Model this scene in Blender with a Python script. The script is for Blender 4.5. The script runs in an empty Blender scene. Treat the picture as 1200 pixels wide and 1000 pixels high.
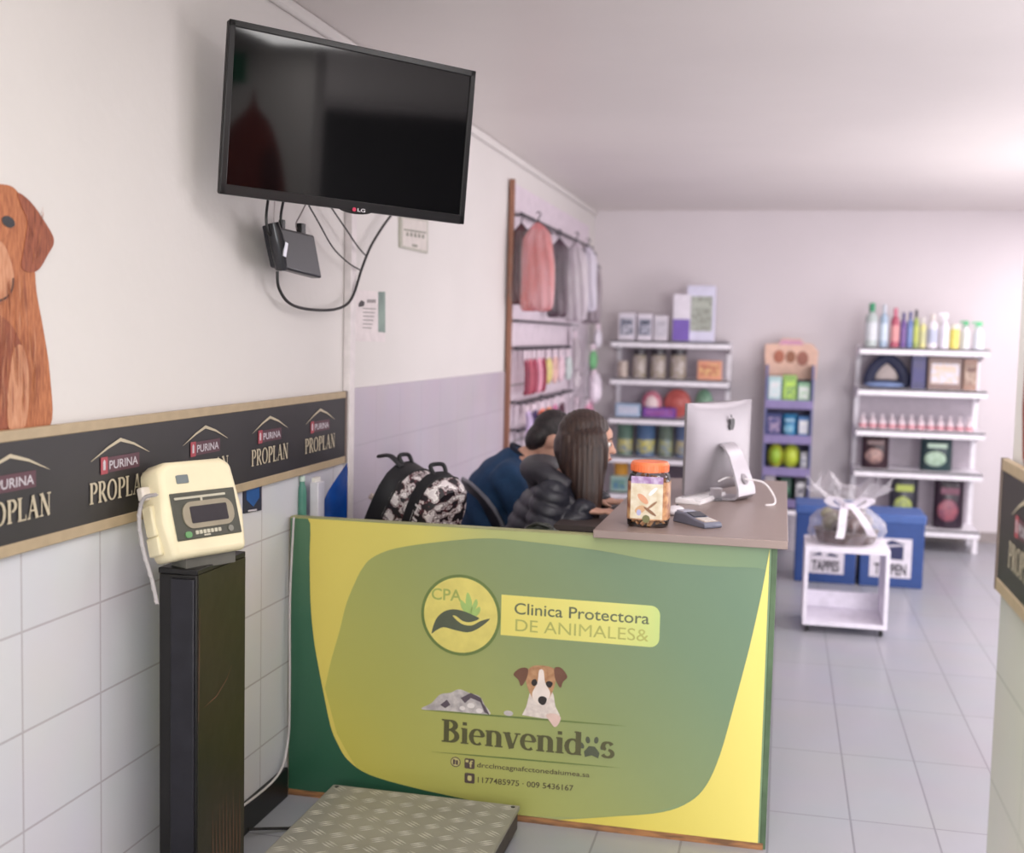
import bpy, bmesh, math, random
from mathutils import Vector, Matrix, Euler
random.seed(7)
S = bpy.context.scene; COL = S.collection
PI = math.pi
# ------------------------------------------------------------------ camera frame (measured from the room's own lines)
MR = Vector((0.974493, 0.223263, 0.022)); F = 1380.0; H = 1.62
yaw, pitch, roll = math.radians(-12.901), math.radians(4.489), math.radians(1.331)
cy, sy, cp, sp, cr, sr = math.cos(yaw), math.sin(yaw), math.cos(pitch), math.sin(pitch), math.cos(roll), math.sin(roll)
FW = Vector((sy*cp, cp*cy, -sp)); r_ = Vector((cy, -sy, 0)); u_ = r_.cross(FW)
RT = r_*cr + u_*sr; UP = -r_*sr + u_*cr
CAM = Vector((0, 0, H))
def ray(x, y): return RT*((x-600)/F) - UP*((y-500)/F) + FW
def onz(x, y, z=0.0): d = ray(x, y); return CAM + d*((z-H)/d.z)
def ony(x, y, Y): d = ray(x, y); return CAM + d*(Y/d.y)
def onx(x, y, X): d = ray(x, y); return CAM + d*(X/d.x)
cam = bpy.data.cameras.new('camera'); co = bpy.data.objects.new('camera', cam); COL.objects.link(co)
m = Matrix((RT, UP, -FW)).transposed().to_4x4(); m.translation = CAM; co.matrix_world = m
cam.sensor_width = 36; cam.sensor_fit = 'HORIZONTAL'; cam.lens = F/1200*36; cam.clip_start = 0.05
cam.dof.use_dof = True; cam.dof.focus_distance = 3.35; cam.dof.aperture_fstop = 2.0
S.camera = co
S.view_settings.view_transform = 'Standard'; S.view_settings.look = 'None'; S.view_settings.gamma = 1
S.view_settings.exposure = 0.07
# ------------------------------------------------------------------ materials
def lin(c):
    return tuple(((v/255)/12.92 if v/255 <= .04045 else ((v/255+.055)/1.055)**2.4) for v in c) + (1,)
def newmat(name):
    m = bpy.data.materials.new(name); m.use_nodes = True; nt = m.node_tree
    return m, nt, nt.nodes['Principled BSDF']
MC = {}
def mat(name, c, rough=.5, metal=0, var=.06, scale=20, bump=0, bscale=80, spec=.5, c2=None, alpha=None, trans=0, coat=0, emit=None, stretch=None):
    if name in MC: return MC[name]
    m, nt, b = newmat(name); N = nt.nodes; L = nt.links
    tc = N.new('ShaderNodeTexCoord'); mp = N.new('ShaderNodeMapping'); L.new(tc.outputs['Object'], mp.inputs[0])
    if stretch: mp.inputs['Scale'].default_value = stretch
    no = N.new('ShaderNodeTexNoise'); no.inputs['Scale'].default_value = scale; no.inputs['Detail'].default_value = 4
    L.new(mp.outputs[0], no.inputs['Vector'])
    mx = N.new('ShaderNodeMix'); mx.data_type = 'RGBA'
    a = lin(c)
    if c2: d = lin(c2); mx.inputs[6].default_value = a; mx.inputs[7].default_value = d
    else:
        mx.inputs[6].default_value = tuple(v*(1-var) for v in a[:3])+(1,); mx.inputs[7].default_value = tuple(min(1, v*(1+var)) for v in a[:3])+(1,)
    cr_ = N.new('ShaderNodeValToRGB'); cr_.color_ramp.elements[0].position = .35; cr_.color_ramp.elements[1].position = .65
    L.new(no.outputs[0], cr_.inputs[0]); L.new(cr_.outputs[0], mx.inputs[0]); L.new(mx.outputs[2], b.inputs['Base Color'])
    b.inputs['Roughness'].default_value = rough; b.inputs['Metallic'].default_value = metal
    b.inputs['Specular IOR Level'].default_value = spec
    if coat: b.inputs['Coat Weight'].default_value = coat
    if trans: b.inputs['Transmission Weight'].default_value = trans; b.inputs['IOR'].default_value = 1.3
    if alpha is not None: b.inputs['Alpha'].default_value = alpha
    if emit: b.inputs['Emission Color'].default_value = a; b.inputs['Emission Strength'].default_value = emit
    if bump:
        n2 = N.new('ShaderNodeTexNoise'); n2.inputs['Scale'].default_value = bscale; L.new(mp.outputs[0], n2.inputs['Vector'])
        bp = N.new('ShaderNodeBump'); bp.inputs['Strength'].default_value = bump; bp.inputs['Distance'].default_value = .01
        L.new(n2.outputs[0], bp.inputs['Height']); L.new(bp.outputs[0], b.inputs['Normal'])
    MC[name] = m; return m
def tile_mat(name, c, mortar, bw, rh, ox, oy, axes, mw=.006, rough=.3, var=.03, bump=.15):
    m, nt, b = newmat(name); N = nt.nodes; L = nt.links
    tc = N.new('ShaderNodeTexCoord'); sx = N.new('ShaderNodeSeparateXYZ'); L.new(tc.outputs['Object'], sx.inputs[0])
    ad = []
    for ax, o in zip(axes, (ox, oy)):
        a = N.new('ShaderNodeMath'); a.operation = 'SUBTRACT'; L.new(sx.outputs[ax], a.inputs[0]); a.inputs[1].default_value = o - 50*(bw if len(ad) == 0 else rh); ad.append(a)
    cb = N.new('ShaderNodeCombineXYZ'); L.new(ad[0].outputs[0], cb.inputs[0]); L.new(ad[1].outputs[0], cb.inputs[1])
    br = N.new('ShaderNodeTexBrick'); br.offset = 0; br.squash = 1; L.new(cb.outputs[0], br.inputs['Vector'])
    br.inputs['Scale'].default_value = 1; br.inputs['Brick Width'].default_value = bw; br.inputs['Row Height'].default_value = rh
    br.inputs['Mortar Size'].default_value = mw; br.inputs['Mortar Smooth'].default_value = .2
    a = lin(c); br.inputs['Color1'].default_value = tuple(v*(1-var) for v in a[:3])+(1,); br.inputs['Color2'].default_value = tuple(v*(1+var) for v in a[:3])+(1,)
    br.inputs['Mortar'].default_value = lin(mortar)
    no = N.new('ShaderNodeTexNoise'); no.inputs['Scale'].default_value = 3; L.new(tc.outputs['Object'], no.inputs['Vector'])
    mx = N.new('ShaderNodeMix'); mx.data_type = 'RGBA'; mx.blend_type = 'MULTIPLY'; mx.inputs[0].default_value = .12
    L.new(br.outputs['Color'], mx.inputs[6]); L.new(no.outputs[1], mx.inputs[7]); L.new(mx.outputs[2], b.inputs['Base Color'])
    b.inputs['Roughness'].default_value = rough
    bp = N.new('ShaderNodeBump'); bp.inputs['Strength'].default_value = bump; bp.inputs['Distance'].default_value = .003; bp.invert = True
    L.new(br.outputs['Fac'], bp.inputs['Height']); L.new(bp.outputs[0], b.inputs['Normal'])
    return m
def grad_mat(name, stops, p0, p1, rough=.35, noise=.03):
    """print whose ink colour runs from p0 to p1 (x,z of the panel)"""
    m, nt, b = newmat(name); N = nt.nodes; L = nt.links
    tc = N.new('ShaderNodeTexCoord'); p0 = (p0[0]+.82, p0[1]); p1 = (p1[0]+.82, p1[1]); d = Vector((p1[0]-p0[0], 0, p1[1]-p0[1])); l2 = d.length_squared
    sb = N.new('ShaderNodeVectorMath'); sb.operation = 'SUBTRACT'; L.new(tc.outputs['Object'], sb.inputs[0]); sb.inputs[1].default_value = (p0[0], 0, p0[1])
    dt = N.new('ShaderNodeVectorMath'); dt.operation = 'DOT_PRODUCT'; L.new(sb.outputs[0], dt.inputs[0]); dt.inputs[1].default_value = d/l2
    rp = N.new('ShaderNodeValToRGB'); L.new(dt.outputs['Value'], rp.inputs[0])
    E_ = rp.color_ramp.elements
    E_[0].position = stops[0][0]; E_[0].color = lin(stops[0][1]); E_[1].position = stops[-1][0]; E_[1].color = lin(stops[-1][1])
    for p, c in stops[1:-1]: e = E_.new(p); e.color = lin(c)
    L.new(rp.outputs[0], b.inputs['Base Color']); b.inputs['Roughness'].default_value = rough
    return m
# ------------------------------------------------------------------ mesh builder
class MB:
    def __init__(s): s.v = []; s.f = []; s.T = None
    def add(s, vs, fs):
        o = len(s.v)
        s.v += [(s.T @ Vector(v)) if s.T else Vector(v) for v in vs]
        s.f += [tuple(i+o for i in f) for f in fs]; return s
    def box(s, c, d, R=None):
        x, y, z = d[0]/2, d[1]/2, d[2]/2; c = Vector(c)
        vs = [Vector((a*x, b*y, e*z)) for e in (-1, 1) for b in (-1, 1) for a in (-1, 1)]
        if R is not None: vs = [R @ v for v in vs]
        return s.add([v+c for v in vs], [(0, 2, 3, 1), (4, 5, 7, 6), (0, 1, 5, 4), (2, 6, 7, 3), (0, 4, 6, 2), (1, 3, 7, 5)])
    def bb(s, a, b): return s.box([(p+q)/2 for p, q in zip(a, b)], [abs(q-p) for p, q in zip(a, b)])
    def loft(s, rings, cap=True, closed=True):
        n = len(rings[0]); vs = [v for r in rings for v in r]; fs = []
        for i in range(len(rings)-1):
            for j in range(n if closed else n-1):
                k = (j+1) % n; fs.append((i*n+j, i*n+k, (i+1)*n+k, (i+1)*n+j))
        if cap and closed: fs.append(tuple(reversed(range(n)))); fs.append(tuple((len(rings)-1)*n+j for j in range(n)))
        return s.add(vs, fs)
    def tube(s, pts, r, seg=8, flat=1.0):
        pts = [Vector(p) for p in pts]; rings = []; n = len(pts)
        rr = r if isinstance(r, (list, tuple)) else [r]*n
        up = Vector((0, 0, 1)); prev = None
        for i, p in enumerate(pts):
            t = (pts[min(i+1, n-1)] - pts[max(i-1, 0)]).normalized()
            if prev is None: a = t.cross(up) if abs(t.z) < .95 else t.cross(Vector((1, 0, 0)))
            else: a = prev - t*prev.dot(t)
            a.normalize(); prev = a; b = t.cross(a)
            rings.append([p + a*math.cos(2*PI*k/seg)*rr[i] + b*math.sin(2*PI*k/seg)*rr[i]*flat for k in range(seg)])
        return s.loft(rings)
    def lathe(s, prof, c=(0, 0, 0), seg=24, sx=1, sy=1, sq=None):
        c = Vector(c); rings = []
        for r, z in prof:
            ring = []
            for k in range(seg):
                a = 2*PI*k/seg; q = 1
                if sq: q = 1/((abs(math.cos(a))**sq+abs(math.sin(a))**sq)**(1/sq))
                ring.append(c+Vector((r*q*math.cos(a)*sx, r*q*math.sin(a)*sy, z)))
            rings.append(ring)
        return s.loft(rings)
    def ell(s, c, r, R=None, seg=20, n=12):
        c = Vector(c); rings = []
        for i in range(n+1):
            t = -PI/2 + PI*(i+.0001 if i == 0 else (i-.0001 if i == n else i))/n
            ring = [Vector((r[0]*math.cos(t)*math.cos(2*PI*k/seg), r[1]*math.cos(t)*math.sin(2*PI*k/seg), r[2]*math.sin(t))) for k in range(seg)]
            rings.append([(R @ v if R is not None else v)+c for v in ring])
        return s.loft(rings)
    def prism(s, pts, fr, e0, e1):
        """outline pts (u,v) on plane fr(u,v,e), from height e0 to e1"""
        n = len(pts); vs = [fr(u, v, e0) for u, v in pts]+[fr(u, v, e1) for u, v in pts]
        fs = [tuple(range(n, 2*n)), tuple(reversed(range(n)))]+[(i, (i+1) % n, n+(i+1) % n, n+i) for i in range(n)]
        return s.add(vs, fs)
    def ribbon(s, pts, ws, fr, e):
        """flat pen stroke on plane"""
        n = len(pts); L_, R_ = [], []
        for i in range(n):
            a = Vector(pts[max(i-1, 0)]); b = Vector(pts[min(i+1, n-1)]); t = (b-a).normalized(); nn = Vector((-t.y, t.x)); w = (ws[i] if isinstance(ws, (list, tuple)) else ws)/2
            p = Vector(pts[i]); L_.append(p+nn*w); R_.append(p-nn*w)
        vs = [fr(p.x, p.y, e) for p in L_]+[fr(p.x, p.y, e) for p in R_]
        return s.add(vs, [(i, i+1, n+i+1, n+i) for i in range(n-1)])
    def build(s, name, m, parent=None, smooth=False, bevel=0, seg=2, world=False, sub=0, auto=True):
        vs = s.v
        if parent is not None and world:
            rt = parent
            while rt.parent: rt = rt.parent
            Mi = rmat(rt).inverted(); vs = [Mi @ v for v in vs]
        me = bpy.data.meshes.new(name); me.from_pydata([tuple(v) for v in vs], [], s.f)
        bm = bmesh.new(); bm.from_mesh(me); bmesh.ops.recalc_face_normals(bm, faces=bm.faces); bm.to_mesh(me); bm.free()
        if m: me.materials.append(m)
        o = bpy.data.objects.new(name, me); COL.objects.link(o)
        if parent is not None: o.parent = parent
        if bevel:
            b = o.modifiers.new('b', 'BEVEL'); b.width = bevel; b.segments = seg; b.limit_method = 'ANGLE'; b.angle_limit = .6; b.harden_normals = False
        if sub: q = o.modifiers.new('s', 'SUBSURF'); q.levels = sub; q.render_levels = sub
        if smooth or bevel:
            for p in me.polygons: p.use_smooth = True
            if auto:
                try: me.set_sharp_from_angle(angle=.7)
                except Exception: pass
        return o
def rmat(o): return Matrix.Translation(o.location) @ o.rotation_euler.to_matrix().to_4x4()
def tag(o, label, cat, group=None, kind=None):
    if label: o['label'] = label
    if cat: o['category'] = cat
    if group: o['group'] = group
    if kind: o['kind'] = kind
    return o
def thing(name, label, cat, loc=(0, 0, 0), rot=(0, 0, 0), group=None):
    o = bpy.data.objects.new(name, None); COL.objects.link(o); o.empty_display_size = .05
    o.location = loc; o.rotation_euler = rot; return tag(o, label, cat, group)
def struct(o): o['kind'] = 'structure'; return o
def copy_tree(o, parent=None):
    c = o.copy(); COL.objects.link(c)
    if parent is not None: c.parent = parent
    for ch in list(o.children): copy_tree(ch, c)
    return c
def bake(o, fn=None, smooth=True):
    """freeze modifiers to a mesh, then optional vertex function"""
    bpy.context.view_layer.update(); dg = bpy.context.evaluated_depsgraph_get()
    me = bpy.data.meshes.new_from_object(o.evaluated_get(dg)); old = o.data
    o.modifiers.clear(); o.data = me
    if fn:
        ns = [v.normal.copy() for v in me.vertices]
        for v, n in zip(me.vertices, ns): v.co = fn(v.co, n)
    for p in me.polygons: p.use_smooth = smooth
    return o
def fuse(mb, name, m, parent=None, vox=.008, smooth_it=8, fn=None, world=False):
    o = mb.build(name, m, parent, world=world)
    r = o.modifiers.new('r', 'REMESH'); r.mode = 'VOXEL'; r.voxel_size = vox
    q = o.modifiers.new('q', 'SMOOTH'); q.iterations = smooth_it; q.factor = .5
    return bake(o, fn)
# planes to draw on
XW = -1.64; YF = 3.73; YB = 10.2; ZC = 2.70
def fr_wall(x=XW): return lambda u, v, e: Vector((x+e, u, v))
def fr_front(y): return lambda u, v, e: Vector((u, y-e, v))
def fr_rwall(x): return lambda u, v, e: Vector((x-e, -u, v))
def catmull(P, n=6, closed=False):
    P = [Vector(p) for p in P]; out = []; k = len(P)
    for i in range(k if closed else k-1):
        a, b, c, d = (P[(i-1) % k], P[i], P[(i+1) % k], P[(i+2) % k]) if closed else (P[max(i-1, 0)], P[i], P[i+1], P[min(i+2, k-1)])
        for j in range(n):
            t = j/n; out.append(.5*((2*b)+(c-a)*t+(2*a-5*b+4*c-d)*t*t+(3*b-a-3*c+d)*t**3))
    if not closed: out.append(P[-1])
    return out
def text(mb, s, u0, v0, width, cap, fr, e, off=0.0, slant=0):
    cu = bpy.data.curves.new('t', 'FONT'); cu.body = s; cu.size = 1; cu.offset = off; cu.resolution_u = 4
    ob = bpy.data.objects.new('t', cu); COL.objects.link(ob); bpy.context.view_layer.update()
    dg = bpy.context.evaluated_depsgraph_get(); me = bpy.data.meshes.new_from_object(ob.evaluated_get(dg))
    xs = [v.co.x for v in me.vertices]; x0, x1 = min(xs), max(xs); k = width/(x1-x0); kv = cap/.73
    mb.add([fr(u0+(v.co.x-x0)*k, v0+v.co.y*kv+slant*(v.co.x-x0)*k, e) for v in me.vertices], [tuple(p.vertices) for p in me.polygons])
    bpy.data.objects.remove(ob); bpy.data.curves.remove(cu); bpy.data.meshes.remove(me)
# serif alphabet drawn with pen strokes (unit cap height)
def arc(cx, cy_, rx, ry, a0, a1, wt, wn, n=14):
    P, W = [], []
    for i in range(n+1):
        a = math.radians(a0+(a1-a0)*i/n); P.append((cx+rx*math.cos(a), cy_+ry*math.sin(a))); W.append(wn+(wt-wn)*abs(math.cos(a))**1.3)
    return P, W
def ln(x0, y0, x1, y1, w): return [(x0, y0), (x1, y1)], [w, w]
def glyph(ch, T=.17, t=.07):
    sf = lambda x, y, w=.3: ln(x-w/2, y, x+w/2, y, t*.9)
    G = {
    'B': (.72, [ln(.2, 0, .2, 1, T), sf(.16, .03, .28), sf(.16, .97, .28), arc(.3, .765, .24, .2, -90, 90, T, t), arc(.3, .29, .3, .255, -90, 90, T, t), ln(.18, .97, .32, .97, t), ln(.18, .55, .32, .55, t), ln(.18, .035, .32, .035, t)]),
    'i': (.34, [ln(.17, 0, .17, .68, T), sf(.17, .03), ln(.04, .66, .2, .66, t), ln(.09, .88, .25, .88, .15)]),
    'e': (.58, [arc(.3, .35, .22, .33, 5, 310, T*.9, t), ln(.1, .38, .54, .38, t*.9)]),
    'n': (.7, [ln(.17, 0, .17, .68, T), sf(.17, .03), ln(.03, .66, .2, .66, t), arc(.33, .45, .2, .22, 0, 130, T, t), ln(.53, 0, .53, .46, T), sf(.53, .03)]),
    'v': (.62, [ln(.12, .68, .31, 0, T), ln(.52, .68, .33, 0, t*1.2), sf(.12, .66, .28), sf(.52, .66, .22)]),
    'd': (.68, [arc(.3, .34, .22, .32, 0, 360, T*.9, t), ln(.5, 0, .5, 1.0, T), ln(.36, .98, .52, .98, t), ln(.5, .03, .62, .03, t)]),
    's': (.5, [arc(.25, .5, .16, .16, 20, 250, T*.8, t*1.3), arc(.25, .19, .18, .16, 80, -160, T*.8, t*1.3)]),
    'P': (.66, [ln(.18, 0, .18, 1, T), sf(.18, .03), ln(.04, .97, .35, .97, t), arc(.32, .73, .25, .24, -90, 90, T, t)]),
    'R': (.74, [ln(.18, 0, .18, 1, T), sf(.18, .03), ln(.04, .97, .35, .97, t), arc(.32, .74, .22, .23, -90, 90, T, t), ln(.33, .5, .66, 0, T*.9), ln(.58, .03, .74, .03, t)]),
    'O': (.86, [arc(.42, .5, .32, .47, 0, 360, T, t, 26)]),
    'L': (.64, [ln(.18, 0, .18, 1, T), sf(.18, .97), ln(.04, .03, .56, .03, t), ln(.56, 0, .56, .24, t*.8)]),
    'A': (.8, [ln(.38, 1, .66, 0, T), ln(.38, 1, .12, 0, t), ln(.2, .35, .56, .35, t), sf(.12, .03, .2), sf(.66, .03, .24)]),
    'N': (.86, [ln(.17, 0, .17, 1, t), ln(.17, 1, .67, 0, T), ln(.67, 0, .67, 1, t), sf(.15, .03, .24), ln(.03, .97, .2, .97, t), sf(.67, .97, .24)]),
    }
    return G[ch]
def serif(mb, s, u0, v0, width, cap, fr, e, T=.17, slant=0):
    tot = sum(glyph(c)[0] if c != '_' else .62 for c in s); k = width/tot; x = 0
    hole = None
    for c in s:
        if c == '_': hole = x*k; x += .62; continue
        adv, st = glyph(c, T)
        for P, W in st:
            mb.ribbon([(u0+(x+p[0])*k, v0+p[1]*cap+slant*(x+p[0])*k) for p in P], [w*cap*.95 for w in W], fr, e); e += .00002
        x += adv
    return hole, k
# ------------------------------------------------------------------ shell
M_wall = mat('wall_paint', (222, 217, 214), .75, var=.015, scale=2, bump=.12, bscale=25)
M_back = mat('back_wall_paint', (215, 207, 210), .75, var=.015, scale=2, bump=.05, bscale=25)
M_ceil = mat('ceiling_paint', (226, 219, 216), .42, var=.02, scale=1.2, bump=.05, bscale=8)
M_floor = tile_mat('floor_tile', (158, 158, 165), (130, 129, 136), .272, .655, .011, 4.055, (0, 1), mw=.004, rough=.3, var=.02)
M_tA = tile_mat('white_wall_tile', (216, 215, 221), (188, 182, 188), .31, .23, 2.275, .011, (1, 2), mw=.003, rough=.25, var=.015, bump=.3)
M_tB = tile_mat('lilac_wall_tile', (205, 195, 206), (197, 187, 198), .31, .23, 4.3, .016, (1, 2), mw=.004, rough=.25, var=.015, bump=.3)
XR = 3.4; YS = -1.6
b = MB(); b.bb((XW-.1, YS, -.1), (XR+.1, YB+.1, 0)); struct(b.build('floor', M_floor))
b = MB(); b.bb((XW-.1, YS, ZC), (XR+.1, YB+.1, ZC+.1)); struct(b.build('ceiling', M_ceil))
b = MB(); b.bb((XW-.1, YS, 0), (XW, YB, ZC)); wl = struct(b.build('wall_left', M_wall))
b = MB(); b.bb((XW, YS, 0), (XW+.008, 4.24, 1.12)); b.build('white_tile_dado', M_tA, wl)
b = MB(); b.bb((XW, 4.30, 0), (XW+.008, YB, 1.395)); b.build('lilac_tile_dado', M_tB, wl)
b = MB(); b.bb((XW-.1, YB, 0), (XR+.1, YB+.1, ZC)); struct(b.build('wall_back', M_back))
b = MB(); b.bb((XR, YS, 0), (XR+.1, YB, ZC)); wr2 = struct(b.build('wall_far_right', mat('far_wall', (190, 184, 186), .7)))
b = MB(); b.bb((XW-.1, YS-.1, 0), (XR+.1, YS, ZC)); struct(b.build('wall_front', M_wall))
XP = .47
b = MB(); b.bb((XP, YS, 0), (XP+.15, 2.6, ZC)); wr = struct(b.build('wall_right', M_wall))
b = MB(); b.bb((XP-.008, YS, 0), (XP, 2.6, 1.17)); b.build('white_tile_dado', tile_mat('cream_tile', (216, 216, 206), (196, 196, 186), .31, .23, 2.6, .016, (1, 2), mw=.003, rough=.25, var=.01), wr)
b = MB(); b.bb((XR-.03, 1.2, 0), (XR, 4.2, 2.65)); struct(b.build('reflection_panel', mat('dark_panel', (26, 24, 26), .5)))  # unseen dark panel, added so the television reflects something dark
b = MB(); b.bb((XW+.008, 1.5, 0), (XW+.022, YF-.02, .105)); struct(b.build('baseboard_left', mat('black_skirting', (22, 21, 22), .4), bevel=.003))
b = MB(); b.bb((XW, YB-.012, 0), (XR, YB, .09)); struct(b.build('baseboard_back', mat('taupe_skirting', (150, 140, 138), .4)))
b = MB(); b.bb((XW, 4.243, 0), (XW+.03, 4.297, 2.35)); struct(b.build('trim_1', mat('conduit_white', (226, 218, 218), .5), bevel=.004))
b = MB(); b.bb((XW, YS, 2.655), (XW+.025, YB, 2.70)); struct(b.build('trim_2', M_wall, bevel=.01))
# ------------------------------------------------------------------ wall banners with repeated logo
M_band = mat('banner_black', (38, 35, 37), .45, var=.12, scale=6)
M_gold = mat('banner_beige', (178, 158, 128), .5, var=.05)
M_lgold = mat('logo_gold', (196, 184, 158), .4)
M_lred = mat('logo_red', (168, 66, 78), .5); M_lwhite = mat('logo_white', (200, 194, 200), .5); M_lmar = mat('logo_maroon', (90, 55, 66), .5)
def logo(root, fr, uc, vz):
    """chevron roof over a small boxed brand mark and large serif word, centred at uc"""
    k = 1.0
    b = MB()
    b.ribbon([(uc-.135, vz+.052), (uc-.06, vz+.080), (uc-.002, vz+.096)], [.001, .006, .009], fr, .0145)
    b.ribbon([(uc-.006, vz+.096), (uc+.06, vz+.080), (uc+.135, vz+.052)], [.009, .006, .001], fr, .0146)
    lo = b.build('logo', M_lgold, root, world=True); 
    b = MB(); b.prism([(uc-.085, vz+.018), (uc+.085, vz+.018), (uc+.085, vz+.056), (uc-.085, vz+.056)], fr, .0142, .0146); b.build('logo_box', M_lmar, lo, world=True)
    b = MB(); b.prism([(uc-.092, vz+.016), (uc-.062, vz+.016), (uc-.062, vz+.058), (uc-.092, vz+.058)], fr, .0143, .0148); b.build('logo_emblem', M_lred, lo, world=True)
    b = MB(); text(b, 'PURINA', uc-.055, vz+.026, .132, .022, fr, .015, .012)
    b.prism([(uc-.082, vz+.026), (uc-.072, vz+.026), (uc-.072, vz+.046), (uc-.077, vz+.052), (uc-.082, vz+.046)], fr, .0148, .0152)
    b.build('logo_lettering', M_lwhite, lo, world=True)
    b = MB(); serif(b, 'PROPLAN', uc-.142, vz-.052, .284, .052, fr, .0147, .19); b.build('logo_word', M_lgold, lo, world=True)
def banner(label, x, sgn, y0, y1, fr, centres, off):
    root = thing('wall_banner', label, 'banner', (x+sgn*.012, (y0+y1)/2, 1.115))
    b = MB()
    b.bb((x, y0, 1.117), (x+sgn*.012, y1, 1.385)); b.build('board', M_band, root, world=True)
    for z0, z1 in ((1.113, 1.140), (1.363, 1.388)):
        b = MB(); b.bb((x, y0, z0), (x+sgn*.014, y1, z1)); b.build('edge_strip', M_gold, root, world=True, bevel=.002)
    b = MB(); ye = y1 if sgn > 0 else y1; b.bb((x, ye-.018, 1.113), (x+sgn*.0145, ye, 1.388)); b.build('end_strip', mat('end_strip_brown', (120, 104, 96), .5), root, world=True)
    for c in centres: logo(root, fr, c, 1.237)
    return root
banner('long black banner with beige edges and gold roof logos on the left tiled wall', XW+.008, 1, -1.5, 4.238, fr_wall(XW+.008), [2.2276-.45*k for k in range(1, 4)]+[2.225, 2.659, 3.107, 3.546, 3.972], 0)
banner('black banner end with beige edges on the cream partition at the right border', XP-.008, -1, .2, 2.6, fr_rwall(XP-.008), [-2.32, -1.87, -1.42], 0)
# ------------------------------------------------------------------ golden dog wall picture (cut-out print)
def flat(name, pts, m, fr, e, root, th=.001, n=5, closed=True, world=True):
    b = MB(); P = [(p.x, p.y) for p in catmull([(q[0], q[1]) for q in pts], n, True)] if n > 1 else pts
    b.prism(P, fr, e, e+th); return b.build(name, m, root, world=world)
def pw(pts, X=-1.635):
    return [(lambda q: (q.y, q.z))(onx(x, y, X)) for x, y in pts]
dog = thing('dog_picture', 'cut-out print of a sitting golden retriever on the upper left wall above the banner', 'wall picture', (XW+.002, 2.2, 1.39))
M_fur = mat('fur_golden', (158, 88, 52), .6, c2=(196, 124, 80), scale=30, stretch=(1, 6, .9))
M_fur2 = mat('fur_dark', (126, 64, 42), .6, c2=(166, 92, 62), scale=30, stretch=(1, 7, .9))
M_fur3 = mat('fur_light', (190, 126, 90), .6, c2=(212, 156, 122), scale=30, stretch=(1, 6, .9))
fw = fr_wall(XW)
flat('body', pw([(-70, 500), (-75, 430), (-60, 340), (-40, 260), (-20, 225), (5, 216), (25, 230), (40, 290), (44, 340), (52, 385), (60, 440), (60, 500), (20, 505), (-30, 510)])
     , M_fur, fw, .001, dog, n=5)
flat('ear', pw([(22, 226), (36, 236), (50, 255), (64, 281), (56, 300), (46, 316), (34, 319), (26, 312), (29, 290), (33, 260), (26, 242)]), M_fur2, fw, .0025, dog)
flat('chest_fur', pw([(-30, 370), (4, 372), (22, 395), (34, 430), (30, 470), (26, 500), (0, 503), (-40, 505)]), M_fur2, fw, .0025, dog)
flat('leg_fur', pw([(14, 420), (26, 405), (34, 440), (30, 498), (10, 500)]), M_fur3, fw, .0038, dog)
flat('muzzle', pw([(-45, 300), (-20, 285), (2, 284), (14, 310), (16, 330), (6, 352), (-20, 356), (-40, 345)]), M_fur3, fw, .0038, dog)
flat('face_patch', pw([(-20, 228), (2, 224), (12, 240), (14, 262), (4, 280), (-20, 285)]), M_fur, fw, .0038, dog)
flat('eye', pw([(2, 256), (8, 253), (15, 257), (17, 264), (11, 267), (4, 263)]), mat('eye_black', (18, 16, 18), .2), fw, .005, dog)
b = MB(); b.ribbon([tuple(q) for q in catmull(pw([(-30, 350), (-5, 353), (8, 348), (14, 338), (15, 326)]), 5)], .0045, fw, .006); b.build('mouth', mat('mouth_dark', (60, 34, 30), .5), dog, world=True)
for i in range(64):
    y = random.uniform(335, 480); x = random.uniform(-6, min(50, 26+(y-330)*.22)); dx = random.uniform(-3, 3)
    b = MB(); P = pw([(x, y-22), (x+dx*.5, y-5), (x+dx, min(498, y+random.uniform(14, 34)))]); b.ribbon(P, [.0004, random.uniform(.0016, .004), .0004], fw, .0062+.00005*i)
    b.build('fur_lock', random.choice([M_fur2, M_fur3, M_fur, M_fur2]), dog, world=True)
for i in range(14):
    y = random.uniform(250, 300); x = random.uniform(34, 52)
    b = MB(); P = pw([(x, y-9), (x+1, y), (x-1, y+10)]); b.ribbon(P, [.0004, .0018, .0004], fw, .0040+.00005*i); b.build('fur_lock', random.choice([M_fur, mat('fur_deep', (112, 56, 40), .6)]), dog, world=True)
# ------------------------------------------------------------------ television
M_blk = mat('black_plastic', (22, 21, 22), .35, var=.02); M_blkm = mat('black_matt', (24, 23, 25), .7)
tv = thing('television', 'black flat screen television on a wall bracket, high above the banner and tilted down', 'television', (-1.266, 3.347, 2.215), Euler((.055, .037, .816), 'XYZ'))
tvE = Matrix.Rotation(.816, 3, 'Z') @ Matrix.Rotation(.055, 3, 'X') @ Matrix.Rotation(.037, 3, 'Y'); tv.rotation_euler = tvE.to_euler()
TWd, THt = .80, .475
b = MB(); b.box((0, .012, 0), (TWd, .022, THt)); b.build('housing', M_blk, tv, bevel=.006)
b = MB(); b.box((0, .04, -.03), (.5, .04, .3)); b.build('rear_bulge', M_blkm, tv, bevel=.012)
b = MB()
for c, d in (((0, -.002, THt/2-.009), (TWd, .008, .018)), ((0, -.002, -THt/2+.014), (TWd, .008, .028)), ((-TWd/2+.009, -.002, 0), (.018, .008, THt)), ((TWd/2-.009, -.002, 0), (.018, .008, THt))): b.box(c, d)
bz = b.build('bezel', mat('bezel_black', (26, 25, 27), .3), tv, bevel=.002)
b = MB(); b.lathe([(.001, -.004), (.055, -.004), (.055, .006), (.001, .006)], seg=24, sy=.26); 
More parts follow.
